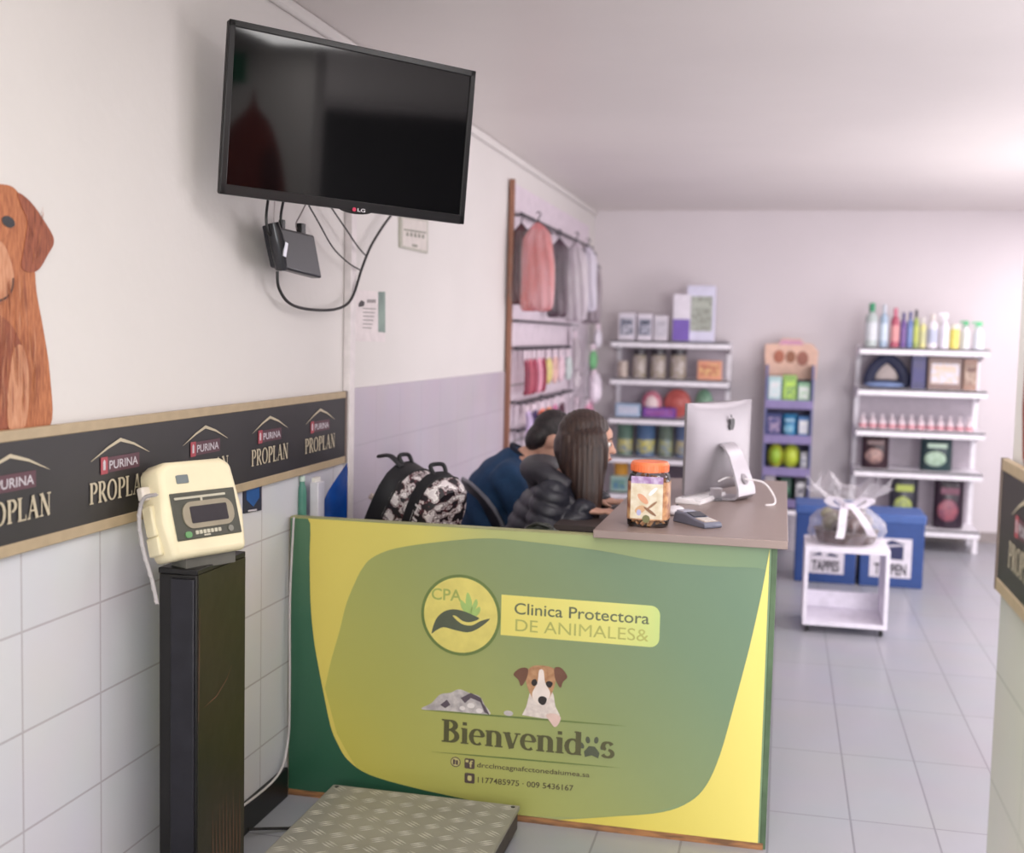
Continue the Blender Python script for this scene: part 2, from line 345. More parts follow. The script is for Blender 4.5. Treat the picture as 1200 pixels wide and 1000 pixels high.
for v in b.v: v.xyz = (v.x+.02, -.003+v.z*.6, v.y-THt/2+.004)
lb = b.build('logo_badge', M_blk, tv, smooth=True)
b = MB(); text(b, 'LG', .024, -THt/2-.002, .026, .010, lambda u, v, e: Vector((u, -.0085-e, v)), 0, .02); b.build('logo_lettering', mat('logo_silver', (215, 210, 215), .3), lb)
b = MB(); b.lathe([(.0005, 0), (.0062, 0), (.0062, .001), (.0005, .001)], seg=16)
for v in b.v: v.xyz = (v.x+.013, -.0085-v.z, v.y-THt/2+.0025)
b.build('logo_emblem', mat('logo_pink', (200, 60, 90), .4), lb)
M_scr = mat('screen_glass', (7, 7, 9), .06, var=0, spec=.45)
b = MB(); b.box((0, -.0008, .004), (TWd-.034, .002, THt-.044)); b.build('screen', M_scr, tv)
b = MB(); nb = tvE.inverted()
def tvl(p): return nb @ (Vector(p)-Vector((-1.266, 3.347, 2.215)))
b.tube([tvl((XW+.01, 3.72, 2.22)), (-.02, .09, 0)], .018, 10); b.box((0, .07, 0), (.22, .02, .22))
b.build('wall_arm', mat('bracket_black', (30, 30, 32), .4, metal=.6), tv, bevel=.002)
b = MB(); b.bb((XW, 3.62, 2.10), (XW+.015, 3.82, 2.34)); b.build('wall_plate', mat('bracket_black', (30, 30, 32), .4), tv, world=True, bevel=.002)
# set top box hung on wall
sb = thing('set_top_box', 'small black set-top box hanging tilted on the wall below the television', 'set-top box', (-1.575, 3.585, 1.885), Euler((math.radians(0), math.radians(0), math.radians(80))))
R8 = Matrix.Rotation(math.radians(-80), 3, 'Z')
b = MB(); P = [Vector((-.155, -.02, .055)), Vector((.10, -.01, .045)), Vector((.135, -.02, -.095)), Vector((-.12, -.03, -.075))]
b.loft([[p+Vector((0, -.022, 0)) for p in P], [p+Vector((0, .022, 0)) for p in P]]); b.build('case', mat('box_black', (38, 38, 44), .3), sb, bevel=.008, seg=3)
b = MB(); b.tube([(-.165, -.05, .06), (-.155, -.06, 0), (-.125, -.055, -.08)], [.02, .026, .02], 10, .8); b.build('front_panel', mat('panel_gloss', (60, 60, 64), .2, metal=.4), sb, smooth=True)
b = MB(); b.box((-.146, -.083, -.02), (.016, .004, .045), Matrix.Rotation(.25, 3, 'Y')); b.build('sticker', mat('silver_sticker', (190, 190, 196), .3, metal=.6), sb)
b = MB(); b.box((.05, -.012, .062), (.028, .02, .035)); b.build('plug', M_blk, sb, bevel=.003)
b = MB(); b.box((-.06, -.012, .066), (.018, .016, .03)); b.build('plug', M_blk, sb, bevel=.003)
M_cab = mat('cable_black', (24, 22, 24), .45)
def cable(name, label, px, r, m, X=-1.60, n=6, Xs=None):
    pts = [onx(x, y, (Xs[i] if Xs else X)) for i, (x, y) in enumerate(px)]
    b = MB(); b.tube(catmull(pts, n), r, 8); o = b.build(name, m, smooth=True); return tag(o, label, 'cable')
cable('power_cable', 'thick black cable looping from under the set-top box up to the television', [(325, 318), (327, 338), (340, 356), (365, 363), (395, 362), (412, 350), (424, 315), (434, 290), (447, 268), (460, 250)], .0052, M_cab)
cable('power_cable', 'thin black cable from under the television middle to the thick cable, shorter one', [(388, 243), (405, 268), (420, 290), (429, 300)], .003, M_cab, X=-1.59)
cable('power_cable', 'thin dark cable sagging down to the thick cable, longer and lower of the two', [(362, 241), (374, 262), (390, 290), (408, 308), (423, 317)], .0028, M_cab, X=-1.595)
cable('video_cable', 'black cable from the television to the left corner of the set-top box', [(314, 235), (312, 255), (314, 272), (320, 280)], .0045, M_cab, X=-1.56)
cable('video_cable', 'black cable dropping from the television to the top of the set-top box, second from left', [(332, 236), (329, 255), (331, 272)], .0045, M_cab, X=-1.565)
cable('video_cable', 'thin grey cable from the television to the plug on the set-top box', [(358, 240), (352, 252), (347, 262), (348, 270)], .0025, mat('cable_grey', (150, 140, 140), .5), X=-1.565)
cable('video_cable', 'thin white cable between the two black ones above the set-top box', [(322, 236), (321, 258), (322, 270)], .0025, mat('cable_white', (200, 190, 190), .5), X=-1.57)
# wall plaque + notice
def pxr(x0, y0, x1, y1, X): a, c = onx(x0, y0, X), onx(x1, y1, X); return a.y, c.y, c.z, a.z
pl = thing('wall_plaque', 'small pale framed plaque on the wall behind the right end of the television', 'plaque', (XW, 5.06, 1.98))
def quadw(b, P, x0, x1): b.prism(pw(P, XW+.005), fr_wall(0), x0, x1)
b = MB(); quadw(b, [(468, 253), (500, 258), (500, 297), (468, 290)], XW, XW+.012); b.build('frame', mat('plaque_frame', (186, 184, 172), .5), pl, world=True)
b = MB(); quadw(b, [(470, 256), (498, 260), (498, 294), (470, 288)], XW+.012, XW+.0135); fc = b.build('face', mat('plaque_face', (214, 206, 200), .5), pl, world=True)
b = MB(); quadw(b, [(471, 268), (497, 272), (497, 274), (471, 270)], XW+.0135, XW+.0145)
for k in range(5): quadw(b, [(474+k*4.6, 272+k*.7), (476.5+k*4.6, 272.4+k*.7), (476.5+k*4.6, 277+k*.7), (474+k*4.6, 276.5+k*.7)], XW+.0135, XW+.0145)
quadw(b, [(481, 286), (487, 287), (487, 290), (481, 289)], XW+.0135, XW+.0145)
b.build('print', mat('plaque_print', (140, 140, 128), .5), fc, world=True)
nt_ = thing('paper_notice', 'white paper notice with a green side stripe taped to the wall right of the conduit', 'notice', (XW, 4.53, 1.6))
b = MB(); quadw(b, [(417, 340), (452, 342), (452, 401), (417, 400)], XW, XW+.002); b.build('sheet', mat('paper', (224, 214, 214), .6), nt_, world=True)
b = MB(); quadw(b, [(444, 342), (452, 342), (452, 390), (444, 389)], XW+.002, XW+.003); b.build('side_stripe', mat('stripe_green', (104, 122, 116), .5, c2=(140, 160, 150), scale=9), nt_, world=True)
b = MB()
for k in range(6): quadw(b, [(426, 361+k*4.5), (441-k, 361.5+k*4.5), (441-k, 362.7+k*4.5), (426, 362.2+k*4.5)], XW+.002, XW+.003)
quadw(b, [(431, 351), (441, 351), (441, 355), (431, 355)], XW+.002, XW+.003); b.build('text_lines', mat('notice_grey', (150, 142, 142), .6), nt_, world=True)
b = MB(); quadw(b, [(421, 356), (424, 352), (428, 354), (427, 359), (421, 360)], XW+.002, XW+.003); b.build('small_picture', mat('notice_dark', (60, 56, 58), .6), nt_, world=True)
st = thing('shield_sticker', 'small dark square sticker with a blue shield on the tiles behind the scale head', 'sticker', (XW+.008, 3.4, 1.1))
b = MB(); b.prism(pw([(285, 569), (306, 567), (306, 598), (285, 602)], XW+.01), fr_wall(0), XW+.008, XW+.012); b.build('sticker_base', mat('sticker_dark', (34, 38, 60), .4), st, world=True)
b = MB(); b.prism(pw([(288, 573), (303, 571), (303, 583), (296, 594), (288, 586)], XW+.01), fr_wall(0), XW+.012, XW+.013); b.build('shield', mat('sticker_blue', (24, 84, 150), .4), st, world=True)
b = MB(); b.prism(pw([(290, 598), (300, 596.5), (300, 598.5), (290, 600)], XW+.01), fr_wall(0), XW+.012, XW+.013); b.build('sticker_text', M_lwhite, st, world=True)
# ------------------------------------------------------------------ weighing scale
sc = thing('platform_scale', 'platform weighing scale with black steel column, cream display head and chequered plate', 'scale', (-1.44, 2.85, 0))
M_steel = mat('column_steel', (26, 24, 24), .42, var=.25, scale=5, bump=.1, bscale=12, metal=.3)
M_rust = mat('column_side', (48, 44, 30), .4, c2=(30, 28, 24), scale=4, bump=.1, bscale=10, metal=.3)
M_side = mat('column_side_worn', (34, 33, 24), .38, c2=(48, 38, 28), scale=3, bump=.15, bscale=10, metal=.3)
b = MB(); b.bb((-1.548, 2.72, 0), (-1.44, 2.993, .985)); b.build('column', M_steel, sc, world=True, bevel=.004)
b = MB(); b.bb((-1.4405, 2.722, .01), (-1.437, 2.991, .985)); b.build('column_face', M_side, sc, world=True)
b = MB(); b.bb((-1.512, 2.712, 0), (-1.445, 2.722, .975)); b.build('column_channel', mat('channel_grey', (40, 39, 45), .35, metal=.4, var=.15), sc, world=True, bevel=.003)
b = MB(); b.bb((-1.549, 2.718, .985), (-1.438, 2.994, 1.0)); b.build('column_cap', M_steel, sc, world=True, bevel=.002)
# rust scrapes
b = MB(); fx = fr_wall(0)
b.ribbon([(2.75, .63), (2.82, .64), (2.88, .67), (2.91, .70)], [.001, .005, .004, .001], fx, -1.4362)
b.ribbon([(2.722, .6), (2.724, .75), (2.727, .9)], [.002, .004, .002], fx, -1.4362)
for k in range(9): y = 2.8+.02*k; b.ribbon([(y, .30+random.random()*.1), (y+.004, .2), (y, .08)], [.001, .006, .001], fx, -1.4362)
b.build('scrapes', mat('rust', (96, 66, 50), .6), sc, world=True)
# head
hd = Matrix.Translation((-1.462, 2.79, 1.02)) @ Matrix.Rotation(math.radians(66), 4, 'Z') @ Matrix.Rotation(math.radians(-17), 4, 'X')
M_cream = mat('head_cream', (232, 220, 186), .45, var=.04, scale=8)
b = MB(); b.T = hd
prof = [(-.118, .0, .004), (.118, .0, .004), (.132, .10, 0), (.118, .235, -.004), (.09, .252, 0), (-.09, .252, 0), (-.118, .235, 0), (-.132, .10, 0)]
b.loft([[Vector((p[0]*.93, -.045, p[1]*.96+.006)) for p in prof], [Vector((p[0], -.028, p[1])) for p in prof], [Vector((p[0], .035, p[1])) for p in prof], [Vector((p[0]*.9, .055, p[1]*.92+.01)) for p in prof]])
head = b.build('display_head', M_cream, sc, world=True, bevel=.012, seg=4)
b = MB(); b.T = hd; b.bb((-.102, -.049, .045), (.104, -.044, .168)); kp = b.build('control_panel', mat('panel_olive', (72, 72, 62), .4, var=.1), head, world=True, bevel=.006, seg=3)
frh = lambda u, v, e: hd @ Vector((u, -.0490-e, v))
def rrect(x0, y0, x1, y1, r, n=6):
    P = []
    for cx, cy_, a in ((x1-r, y1-r, 0), (x0+r, y1-r, 90), (x0+r, y0+r, 180), (x1-r, y0+r, 270)):
        for k in range(n+1): t = math.radians(a+90*k/n); P.append((cx+r*math.cos(t), cy_+r*math.sin(t)))
    return P
b = MB(); b.prism(rrect(-.075, .072, .088, .142, .03), frh, 0, .003); dr = b.build('display_ring', mat('ring_beige', (150, 140, 120), .45), kp, world=True)
b = MB(); b.prism(rrect(-.052, .085, .066, .129, .004), frh, .003, .004); b.build('display', mat('lcd_dark', (58, 54, 58), .15), dr, world=True)
b = MB(); b.prism(rrect(-.092, .150, .07, .156, .002), frh, 0, .002); b.prism(rrect(-.012, .14, -.006, .156, .001), frh, 0, .0025)
for k in range(7): b.prism(rrect(-.045+k*.012, .056, -.036+k*.012, .066, .002), frh, 0, .002)
b.prism(rrect(-.02, .050, .0, .054, .001), frh, 0, .002); b.build('panel_print', mat('print_pale', (190, 184, 165), .5), kp, world=True)
b = MB(); b.prism(rrect(-.078, .05, -.058, .066, .007), frh, 0, .003); b.build('button', mat('button_green', (100, 150, 96), .4), kp, world=True)
b = MB(); b.prism(rrect(.06, .052, .076, .068, .007), frh, 0, .003); b.build('button', mat('button_grey', (130, 128, 118), .4), kp, world=True)
b = MB(); b.prism(rrect(-.072, .192, -.035, .214, .003), lambda u, v, e: hd @ Vector((u, -.0445-e, v)), 0, .003); b.build('badge', mat('badge_grey', (110, 118, 120), .35), head, world=True)
b = MB(); b.T = hd; b.bb((-.138, -.01, .07), (-.118, .03, .15)); b.bb((-.134, -.01, .02), (-.118, .04, .07)); b.build('side_bracket', M_cream, head, world=True, bevel=.005)
b = MB(); b.T = hd; b.bb((-.146, 0, .165), (-.118, .025, .2)); b.build('cable_gland', mat('gland_white', (226, 216, 206), .5), head, world=True, bevel=.005)
b = MB(); b.T = Matrix.Translation((-1.472, 2.80, .995)) @ Matrix.Rotation(math.radians(66), 4, 'Z'); b.bb((-.07, -.03, 0), (.09, .03, .03)); b.build('neck', mat('neck_grey', (96, 94, 88), .5), sc, world=True)
cp_ = [ony(x, y, 2.62) for x, y in ((183, 580), (168, 585), (163, 610), (168, 645), (178, 680), (184, 708))]
b = MB(); b.tube(catmull(cp_, 6), .005, 8)
cc = catmull(cp_, 14)
b.tube([c+Vector((.004*math.cos(i*.9), 0.005*math.sin(i*.9), 0)) for i, c in enumerate(cc)], .002, 6)
b.build('signal_cable', mat('coil_white', (170, 164, 164), .4), sc, world=True, smooth=True)
# platform
PX0, PX1, PY0, PY1 = -1.425, -.778, 2.76, 3.645
b = MB(); b.bb((PX0, PY0, .075), (PX1, PY1, .09)); plate = b.build('deck_plate', mat('chequer_metal', (150, 146, 136), .42, var=.08, scale=6, metal=.15), sc, world=True, bevel=.004)
b = MB()
nx_, ny_ = 10, 13
for i in range(nx_):
    for j in range(ny_):
        cx = PX0+.035+(PX1-PX0-.07)*i/(nx_-1); cy_ = PY0+.03+(PY1-PY0-.06)*j/(ny_-1); d = (i+j) % 2
        for k in range(3):
            o = (k-1)*.012; an = .6 if d else -.6
            dx, dy = math.cos(an), math.sin(an); px_, py_ = cx-dy*o, cy_+dx*o
            b.add([Vector((px_-dx*.026, py_-dy*.026, .0902)), Vector((px_-dy*.004, py_+dx*.004, .0902)), Vector((px_+dx*.026, py_+dy*.026, .0902)), Vector((px_+dy*.004, py_-dx*.004, .0902)), Vector((px_, py_, .0918))], [(0, 1, 4), (1, 2, 4), (2, 3, 4), (3, 0, 4)])
tr = b.build('tread_pattern', mat('tread_metal', (186, 182, 170), .35, metal=.2), plate, world=True); tr['kind'] = 'stuff'
b = MB(); b.bb((PX0+.01, PY0+.01, .015), (PX1-.006, PY1-.01, .075)); b.build('deck_frame', mat('deck_frame_brown', (62, 50, 44), .5, var=.2), sc, world=True)
for x in (PX0+.05, PX1-.05):
    for y in (PY0+.05, PY1-.05):
        b = MB(); b.lathe([(.02, 0), (.024, .004), (.022, .02)], (x, y, 0), 14); b.build('foot', M_blkm, sc, world=True)
for x, y in ((PX0+.02, PY1-.02), (PX1-.02, PY1-.02)):
    b = MB(); b.lathe([(.007, .0895), (.007, .0915), (.001, .0915)], (x, y, 0), 10); b.build('screw', M_blk, plate, world=True)
# floor cable
b = MB(); b.tube([(-1.598, 3.36, .03), (-1.56, 3.40, .02), (-1.50, 3.45, .008), (-1.445, 3.50, .007), (-1.43, 3.52, .007)], .005, 8)
tag(b.build('floor_cable', M_cab, smooth=True), 'short black cable on the floor between the tiled wall and the scale plate', 'cable')
b = MB(); b.tube(catmull([(-1.605, 3.71, .98), (-1.612, 3.70, .7), (-1.606, 3.69, .4), (-1.615, 3.70, .2), (-1.61, 3.60, .112), (-1.612, 3.3, .112)], 6), .004, 8)
tag(b.build('wall_cable', mat('cable_offwhite', (196, 190, 190), .5), smooth=True), 'thin white cable running down the tile corner beside the counter end', 'cable')
# ------------------------------------------------------------------ reception counter
CX0, CX1, CZ = -1.625, -.013, .976
ct = thing('reception_counter', 'green and yellow printed reception counter with a welcome sign and brown side worktop', 'counter', (-.82, YF, 0))
b = MB(); b.bb((CX0, YF, .02), (CX1, YF+.03, CZ)); 
M_p0 = grad_mat('print_base', [(0, (222, 202, 98)), (.3, (206, 196, 104)), (.45, (172, 176, 112)), (.8, (132, 150, 108)), (1, (112, 136, 106))], (CX0, .75), (CX1, .9))
pan = b.build('front_panel', M_p0, ct, world=True)
ff = fr_front(YF)
def pf(pts): return [(lambda q: (q.x, q.z))(ony(x, y, YF)) for x, y in pts]
def lay(name, pts, m, e, parent, n=4, sharp=()):
    b = MB(); P = pf(pts)
    if n > 1: P = [(p.x, p.y) for p in catmull(P, n, False)]
    P = [(min(max(x, CX0+.001), CX1-.001), min(max(z, .021), CZ-.001)) for x, z in P]
    b.prism(P, ff, e-.0004, e); return b.build(name, m, parent, world=True)
M_in = grad_mat('print_field', [(0, (204, 190, 82)), (.2, (180, 177, 92)), (.42, (160, 165, 98)), (.62, (134, 147, 100)), (.85, (110, 132, 102)), (1, (102, 126, 102))], (-1.40, -.02), (-.30, .98))
field = lay('field_shape', [(381, 807), (388, 775), (398, 740), (406, 708), (417, 681), (425, 666), (436, 654), (463, 643), (517, 635), (572, 631), (620, 635), (700, 645), (772, 658), (840, 664), (898, 668), (894, 690), (876, 768), (860, 828), (844, 884), (832, 912), (818, 930), (800, 942), (760, 952), (700, 958), (600, 955), (500, 942), (430, 912), (395, 860)], M_in, .0012, pan)
M_grn = grad_mat('print_green', [(0, (44, 88, 66)), (.6, (56, 102, 78)), (1, (84, 120, 90))], (-1.6, .1), (-1.6, .97))
lay('left_swoosh', [(330, 600), (361, 604), (363, 655), (364, 706), (368, 750), (375, 790), (387, 849), (396, 872), (408, 891), (433, 908), (488, 924), (560, 940), (600, 952), (560, 966), (330, 950), (330, 600)], M_grn, .0018, pan, n=4)
b = MB()
P = pf([(904, 638), (902, 644), (894, 688), (885, 730), (876, 768), (860, 828), (844, 884), (828, 920), (808, 940), (776, 952), (720, 957), (640, 962)]); P = [(p.x, p.y) for p in catmull(P, 4)]
P = [(min(x, CX1-.006), max(min(z, CZ-.001), .021)) for x, z in P]+[(-.8, .021), (CX1-.006, .021)]
b.prism(P, ff, .0012, .0018); b.build('right_swoosh', grad_mat('print_yellow', [(0, (200, 184, 78)), (.5, (216, 200, 96)), (1, (222, 208, 116))], (-.9, .1), (0, .4)), pan, world=True)
# round emblem
cI = pf([(540, 721)])[0]; RC = .137
def circ(r, n=48, c=cI): return [(c[0]+r*math.cos(2*PI*k/n), c[1]+r*math.sin(2*PI*k/n)) for k in range(n)]
b = MB(); b.prism(circ(RC, 64), ff, .0021, .0026); em = b.build('emblem', mat('emblem_ring', (104, 122, 66), .4), pan, world=True)
b = MB(); b.prism(circ(RC-.010), ff, .0026, .0029); b.build('emblem_disc', mat('emblem_yellow', (218, 204, 112), .4), em, world=True)
px_of = lambda x, y: pf([(x, y)])[0]
b = MB(); a = px_of(506, 702); c = px_of(541, 708); text(b, 'CPA', a[0], a[1], c[0]-a[0], .040, ff, .0032, .012); b.build('emblem_lettering', mat('letter_pale_green', (160, 170, 90), .4), em, world=True)
M_dk = mat('print_grey_green', (84, 90, 72), .4)
b = MB(); P = pf([(506, 742), (511, 726), (520, 717), (531, 714), (543, 716), (555, 721), (562, 725), (552, 729), (543, 728), (535, 722), (531, 722), (541, 731), (553, 733), (563, 728), (574, 725), (571, 729), (560, 737), (548, 741), (532, 738), (520, 735), (511, 739)])
b.prism([(p.x, p.y) for p in catmull(P, 3, True)], ff, .0029, .0033); b.build('hand_drawing', M_dk, em, world=True)
b = MB()
for pts in ([(549, 722), (541, 712), (540, 703), (546, 708), (550, 716)], [(550, 722), (546, 708), (548, 694), (553, 704), (553, 716)], [(552, 722), (553, 712), (558, 702), (560, 708), (556, 717)], [(553, 724), (556, 716), (562, 711), (563, 716), (559, 722)]):
    b.prism([(p.x, p.y) for p in catmull(pf(pts), 3, True)], ff, .0029, .0032+.00005*pts[0][0]/550)
b.build('leaf_drawing', mat('leaf_green', (160, 188, 108), .4), em, world=True)
# name pill
a0 = px_of(592, 697); a1 = px_of(774, 711); a2 = px_of(592, 747); a3 = px_of(774, 757)
zt, zb = (a0[1]+a1[1])/2, (a2[1]+a3[1])/2
b = MB(); P = [(a0[0]-.01, zb), (a0[0]-.01, zt)]+[p for p in rrect(a0[0], zb, a1[0], zt, .03) if p[0] > a0[0]+.1][::-1]
# order: build outline explicitly
P = [(a0[0]-.012, zt)]+[(a1[0]-.03+.03*math.sin(t), zt-.03+.03*math.cos(t)) for t in [PI/2*k/6 for k in range(7)]]+[(a1[0]-.03+.03*math.cos(t), zb+.03-.03*math.sin(t)) for t in [PI/2*k/6 for k in range(7)]]+[(a0[0]-.012, zb)]
b.prism(P, ff, .0012, .0017); pill = b.build('name_plate', grad_mat('pill_yellow', [(0, (226, 212, 112)), (.7, (216, 212, 122)), (1, (190, 206, 128))], (a0[0], 0.8), (a1[0], .8)), pan, world=True)
zm = zb+(zt-zb)*.56; hh = (zt-zb)
b = MB(); text(b, 'Clinica Protectora', px_of(603, 715)[0], zb+hh*.55, px_of(761, 726)[0]-px_of(603, 715)[0], hh*.29, ff, .0021, .008); b.build('name_lettering', mat('letter_olive', (98, 104, 78), .4), pill, world=True)
b = MB(); text(b, 'DE ANIMALES&', px_of(604, 740)[0], zb+hh*.13, px_of(760, 750)[0]-px_of(604, 740)[0], hh*.31, ff, .0021, 0); b.build('name_lettering', mat('letter_pale_olive', (172, 172, 94), .4), pill, world=True)
# welcome word
M_wd = mat('letter_dark_olive', (84, 82, 52), .4)
u0 = px_of(517, 868)[0]; u1 = px_of(720, 888)[0]; v0 = px_of(517, 869)[1]; cap = px_of(517, 843)[1]-v0
b = MB(); v1 = px_of(720, 889)[1]
sl = (v1-v0)/(u1-u0)
hole, kk = serif(b, 'Bienvenid_s', u0, v0, u1-u0, cap*1.02, ff, .0026, .245, slant=sl)
pu, pv = u0+hole+.31*kk, v0+sl*(hole+.3*kk)+cap*.28
def oval(cx, cy_, rx, ry, rot=0, n=14): return [(cx+rx*math.cos(2*PI*k/n)*math.cos(rot)-ry*math.sin(2*PI*k/n)*math.sin(rot), cy_+rx*math.cos(2*PI*k/n)*math.sin(rot)+ry*math.sin(2*PI*k/n)*math.cos(rot)) for k in range(n)]
word = b.build('welcome_lettering', M_wd, pan, world=True)
b = MB(); b.prism([(pu-.022, pv-.026), (pu-.026, pv-.008), (pu-.010, pv+.012), (pu+.010, pv+.012), (pu+.026, pv-.008), (pu+.022, pv-.026), (pu, pv-.018)], ff, .0022, .0027)
for dx, dy, rr in ((-.034, .012, .5), (-.014, .032, .15), (.014, .034, -.15), (.036, .014, -.5)): b.prism(oval(pu+dx, pv+dy, .0075, .0115, rr), ff, .0022, .0027)
b.build('paw_drawing', mat('paw_dark', (80, 84, 66), .4), word, world=True)
def rule(x0, y0, x1, y1, w, m, nm='rule'):
    b = MB(); p = px_of(x0, y0); q = px_of(x1, y1); P = [(p[0]+(q[0]-p[0])*t, p[1]+(q[1]-p[1])*t) for t in (0, .25, .5, .75, 1)]
    b.ribbon(P, [.0004, w*.8, w, w*.8, .0004], ff, .0024); b.build(nm, m, pan, world=True)
M_rl = mat('rule_green', (104, 122, 66), .4)
rule(494, 832, 734, 851, .006, M_rl); rule(506, 881, 728, 900, .005, M_rl)
M_sm = mat('letter_brown', (92, 84, 60), .4)
b = MB(); p = px_of(559, 899); q = px_of(691, 911); text(b, 'drcclmcagnafcctonedaiumea.sa', p[0], p[1], q[0]-p[0], .017, ff, .0024, .01, (q[1]-p[1])/(q[0]-p[0])); b.build('web_lettering', M_sm, pan, world=True)
b = MB(); p = px_of(560, 917); q = px_of(672, 927); text(b, '1177485975 · 009 5436167', p[0], p[1], q[0]-p[0], .020, ff, .0024, .01, (q[1]-p[1])/(q[0]-p[0])); b.build('phone_lettering', M_sm, pan, world=True)
for (x, y, ro, kind) in ((534, 893, True, 0), (550.5, 895, False, 1), (550.5, 912, False, 2)):
    c = px_of(x, y); r = .0175
    b = MB(); b.prism(circ(r, 24, c) if ro else rrect(c[0]-r, c[1]-r, c[0]+r, c[1]+r, .005), ff, .0018, .0023); ic = b.build('icon', mat('icon_brown', (84, 70, 66), .4), pan, world=True)
    b = MB()
    if kind == 0:
        b.prism(circ(r*.82, 24, c), ff, .0023, .0025); b2 = MB(); b2.prism(rrect(c[0]-.009, c[1]-.009, c[0]-.001, c[1]+.009, .002), ff, .0025, .0028); b2.prism(rrect(c[0]+.001, c[1]-.009, c[0]+.009, c[1]+.007, .002), ff, .0025, .0028); b2.build('icon_mark', mat('icon_brown', (84, 70, 66), .4), ic, world=True)
    elif kind == 1: text(b, 'f', c[0]-.001, c[1]-.012, .012, .024, ff, .0026, .02); b.prism(rrect(c[0]-.014, c[1]+.004, c[0]-.004, c[1]+.012, .002), ff, .0023, .0026)
    else: b.prism(rrect(c[0]-.007, c[1]-.009, c[0]+.007, c[1]+.009, .005), ff, .0023, .0026)
    b.build('icon_ground', mat('icon_pale', (196, 186, 124), .4), ic, world=True)
# puppy print
pu_ = MB(); pu_.prism(pf([(612, 838), (617, 828), (621, 812), (624, 806), (645, 806), (649, 815), (651, 828), (656, 838), (655, 843), (636, 842)]), ff, .0016, .0021); pup = pu_.build('puppy_picture', mat('pup_white', (226, 214, 206), .5, c2=(206, 192, 186), scale=60), pan, world=True)
M_pt = mat('pup_tan', (164, 118, 84), .5, c2=(190, 146, 108), scale=50)
def lp(n, pts, m, e): b = MB(); b.prism([(p.x, p.y) for p in catmull(pf(pts), 4, True)], ff, e-.0005, e); b.build(n, m, pup, world=True)
lp('head_print', [(617, 788), (624, 781), (634, 780), (646, 782), (652, 788), (651, 800), (647, 812), (641, 822), (634, 826), (627, 822), (621, 812), (617, 800)], M_pt, .0026)
lp('blaze_print', [(632, 786), (637, 786), (639, 800), (645, 812), (641, 822), (634, 826), (626, 821), (624, 812), (630, 800)], mat('pup_blaze', (230, 216, 208), .5), .0030)
M_pe = mat('pup_ear', (110, 74, 58), .5)
lp('ear_print', [(619, 784), (610, 783), (602, 790), (608, 797), (611, 804), (617, 796)], M_pe, .0030)
lp('ear_print', [(650, 783), (658, 783), (665, 793), (660, 799), (657, 806), (651, 796)], M_pe, .0030)
M_pk = mat('pup_black', (40, 32, 32), .4)
for pts in ([(624, 797), (628, 796), (630, 801), (626, 804), (623, 801)], [(640, 800), (644, 798), (648, 801), (645, 806), (641, 804)], [(632, 817), (637, 816), (641, 819), (639, 825), (635, 826), (631, 822)]): lp('feature_print', pts, M_pk, .0034)
lp('paw_print', [(640, 838), (648, 836), (657, 840), (655, 848), (650, 852), (645, 846)], mat('pup_pink', (216, 186, 176), .5), .0030)
b = MB(); b.prism([(p.x, p.y) for p in catmull(pf([(494, 831), (506, 824), (516, 814), (528, 812), (538, 808), (550, 812), (562, 816), (568, 826), (574, 838), (545, 835), (520, 833)]), 4, True)], ff, .0016, .0021); kt = b.build('kitten_picture', mat('kitten_grey', (164, 156, 158), .5, c2=(202, 194, 192), scale=40), pan, world=True)
b = MB()
for pts in ([(540, 818), (552, 812), (564, 818), (566, 824), (552, 818), (545, 824)], [(562, 820), (569, 828), (574, 838), (568, 835)], [(516, 826), (524, 820), (528, 826), (522, 830)]): b.prism(pf(pts), ff, .0021, .0025)
b.build('kitten_markings', mat('kitten_dark', (88, 76, 86), .5), kt, world=True)
b = MB()
for c_, r1 in (((552, 827), .013), ((562, 833), .012), ((542, 830), .01)): b.prism(oval(*px_of(*c_), r1, r1*.7), ff, .0025, .0028)
b.build('kitten_paws', mat('kitten_white', (222, 214, 212), .5), kt, world=True)
b = MB(); b.prism(oval(*px_of(596, 836), .016, .009), ff, .0016, .0021); b.build('toy_picture', mat('kitten_grey', (164, 156, 158), .5), pan, world=True)
# structural parts of the counter
b = MB(); b.bb((CX1, YF, .0), (CX1+.018, 5.25, CZ)); b.build('side_panel', mat('side_green', (76, 98, 70), .5, var=.2, scale=9), ct, world=True, bevel=.002)
b = MB(); b.bb((CX0, YF-.004, 0), (CX1+.01, YF+.03, .021)); b.build('base_strip', mat('base_wood', (166, 116, 72), .6, c2=(110, 78, 54), scale=12, stretch=(1, 8, 8)), ct, world=True)
b = MB(); b.bb((CX0, YF-.001, CZ), (-.57, YF+.034, CZ+.004)); b.build('top_edge', mat('edge_olive', (150, 150, 104), .5), ct, world=True)
M_lam = mat('laminate_taupe', (140, 122, 116), .32, var=.05, scale=5, stretch=(1, .2, 1))
b = MB(); P = [(-.572, YF-.035), (.035, YF-.035), (.035, 5.29), (-.225, 5.29), (-.57, 5.16)]
b.prism(P, lambda u, v, e: Vector((u, v, e)), CZ+.0, CZ+.026); b.build('worktop', M_lam, ct, world=True, bevel=.002)
b = MB(); b.bb((-.56, 5.05, 0), (-.53, 5.15, CZ)); b.build('support_post', M_blkm, ct, world=True)
b = MB(); b.bb((-.80, 4.22, .905), (-.55, 5.0, .925)); b.build('keyboard_tray', mat('tray_dark', (70, 60, 58), .5), ct, world=True)
b = MB(); b.bb((-.58, 4.22, .925), (-.56, 5.0, CZ)); b.build('tray_hanger', M_blkm, ct, world=True)
b = MB(); b.bb((XW+.01, YF+.04, .77), (-1.08, 4.5, .80)); b.build('inner_shelf', M_lam, ct, world=True)
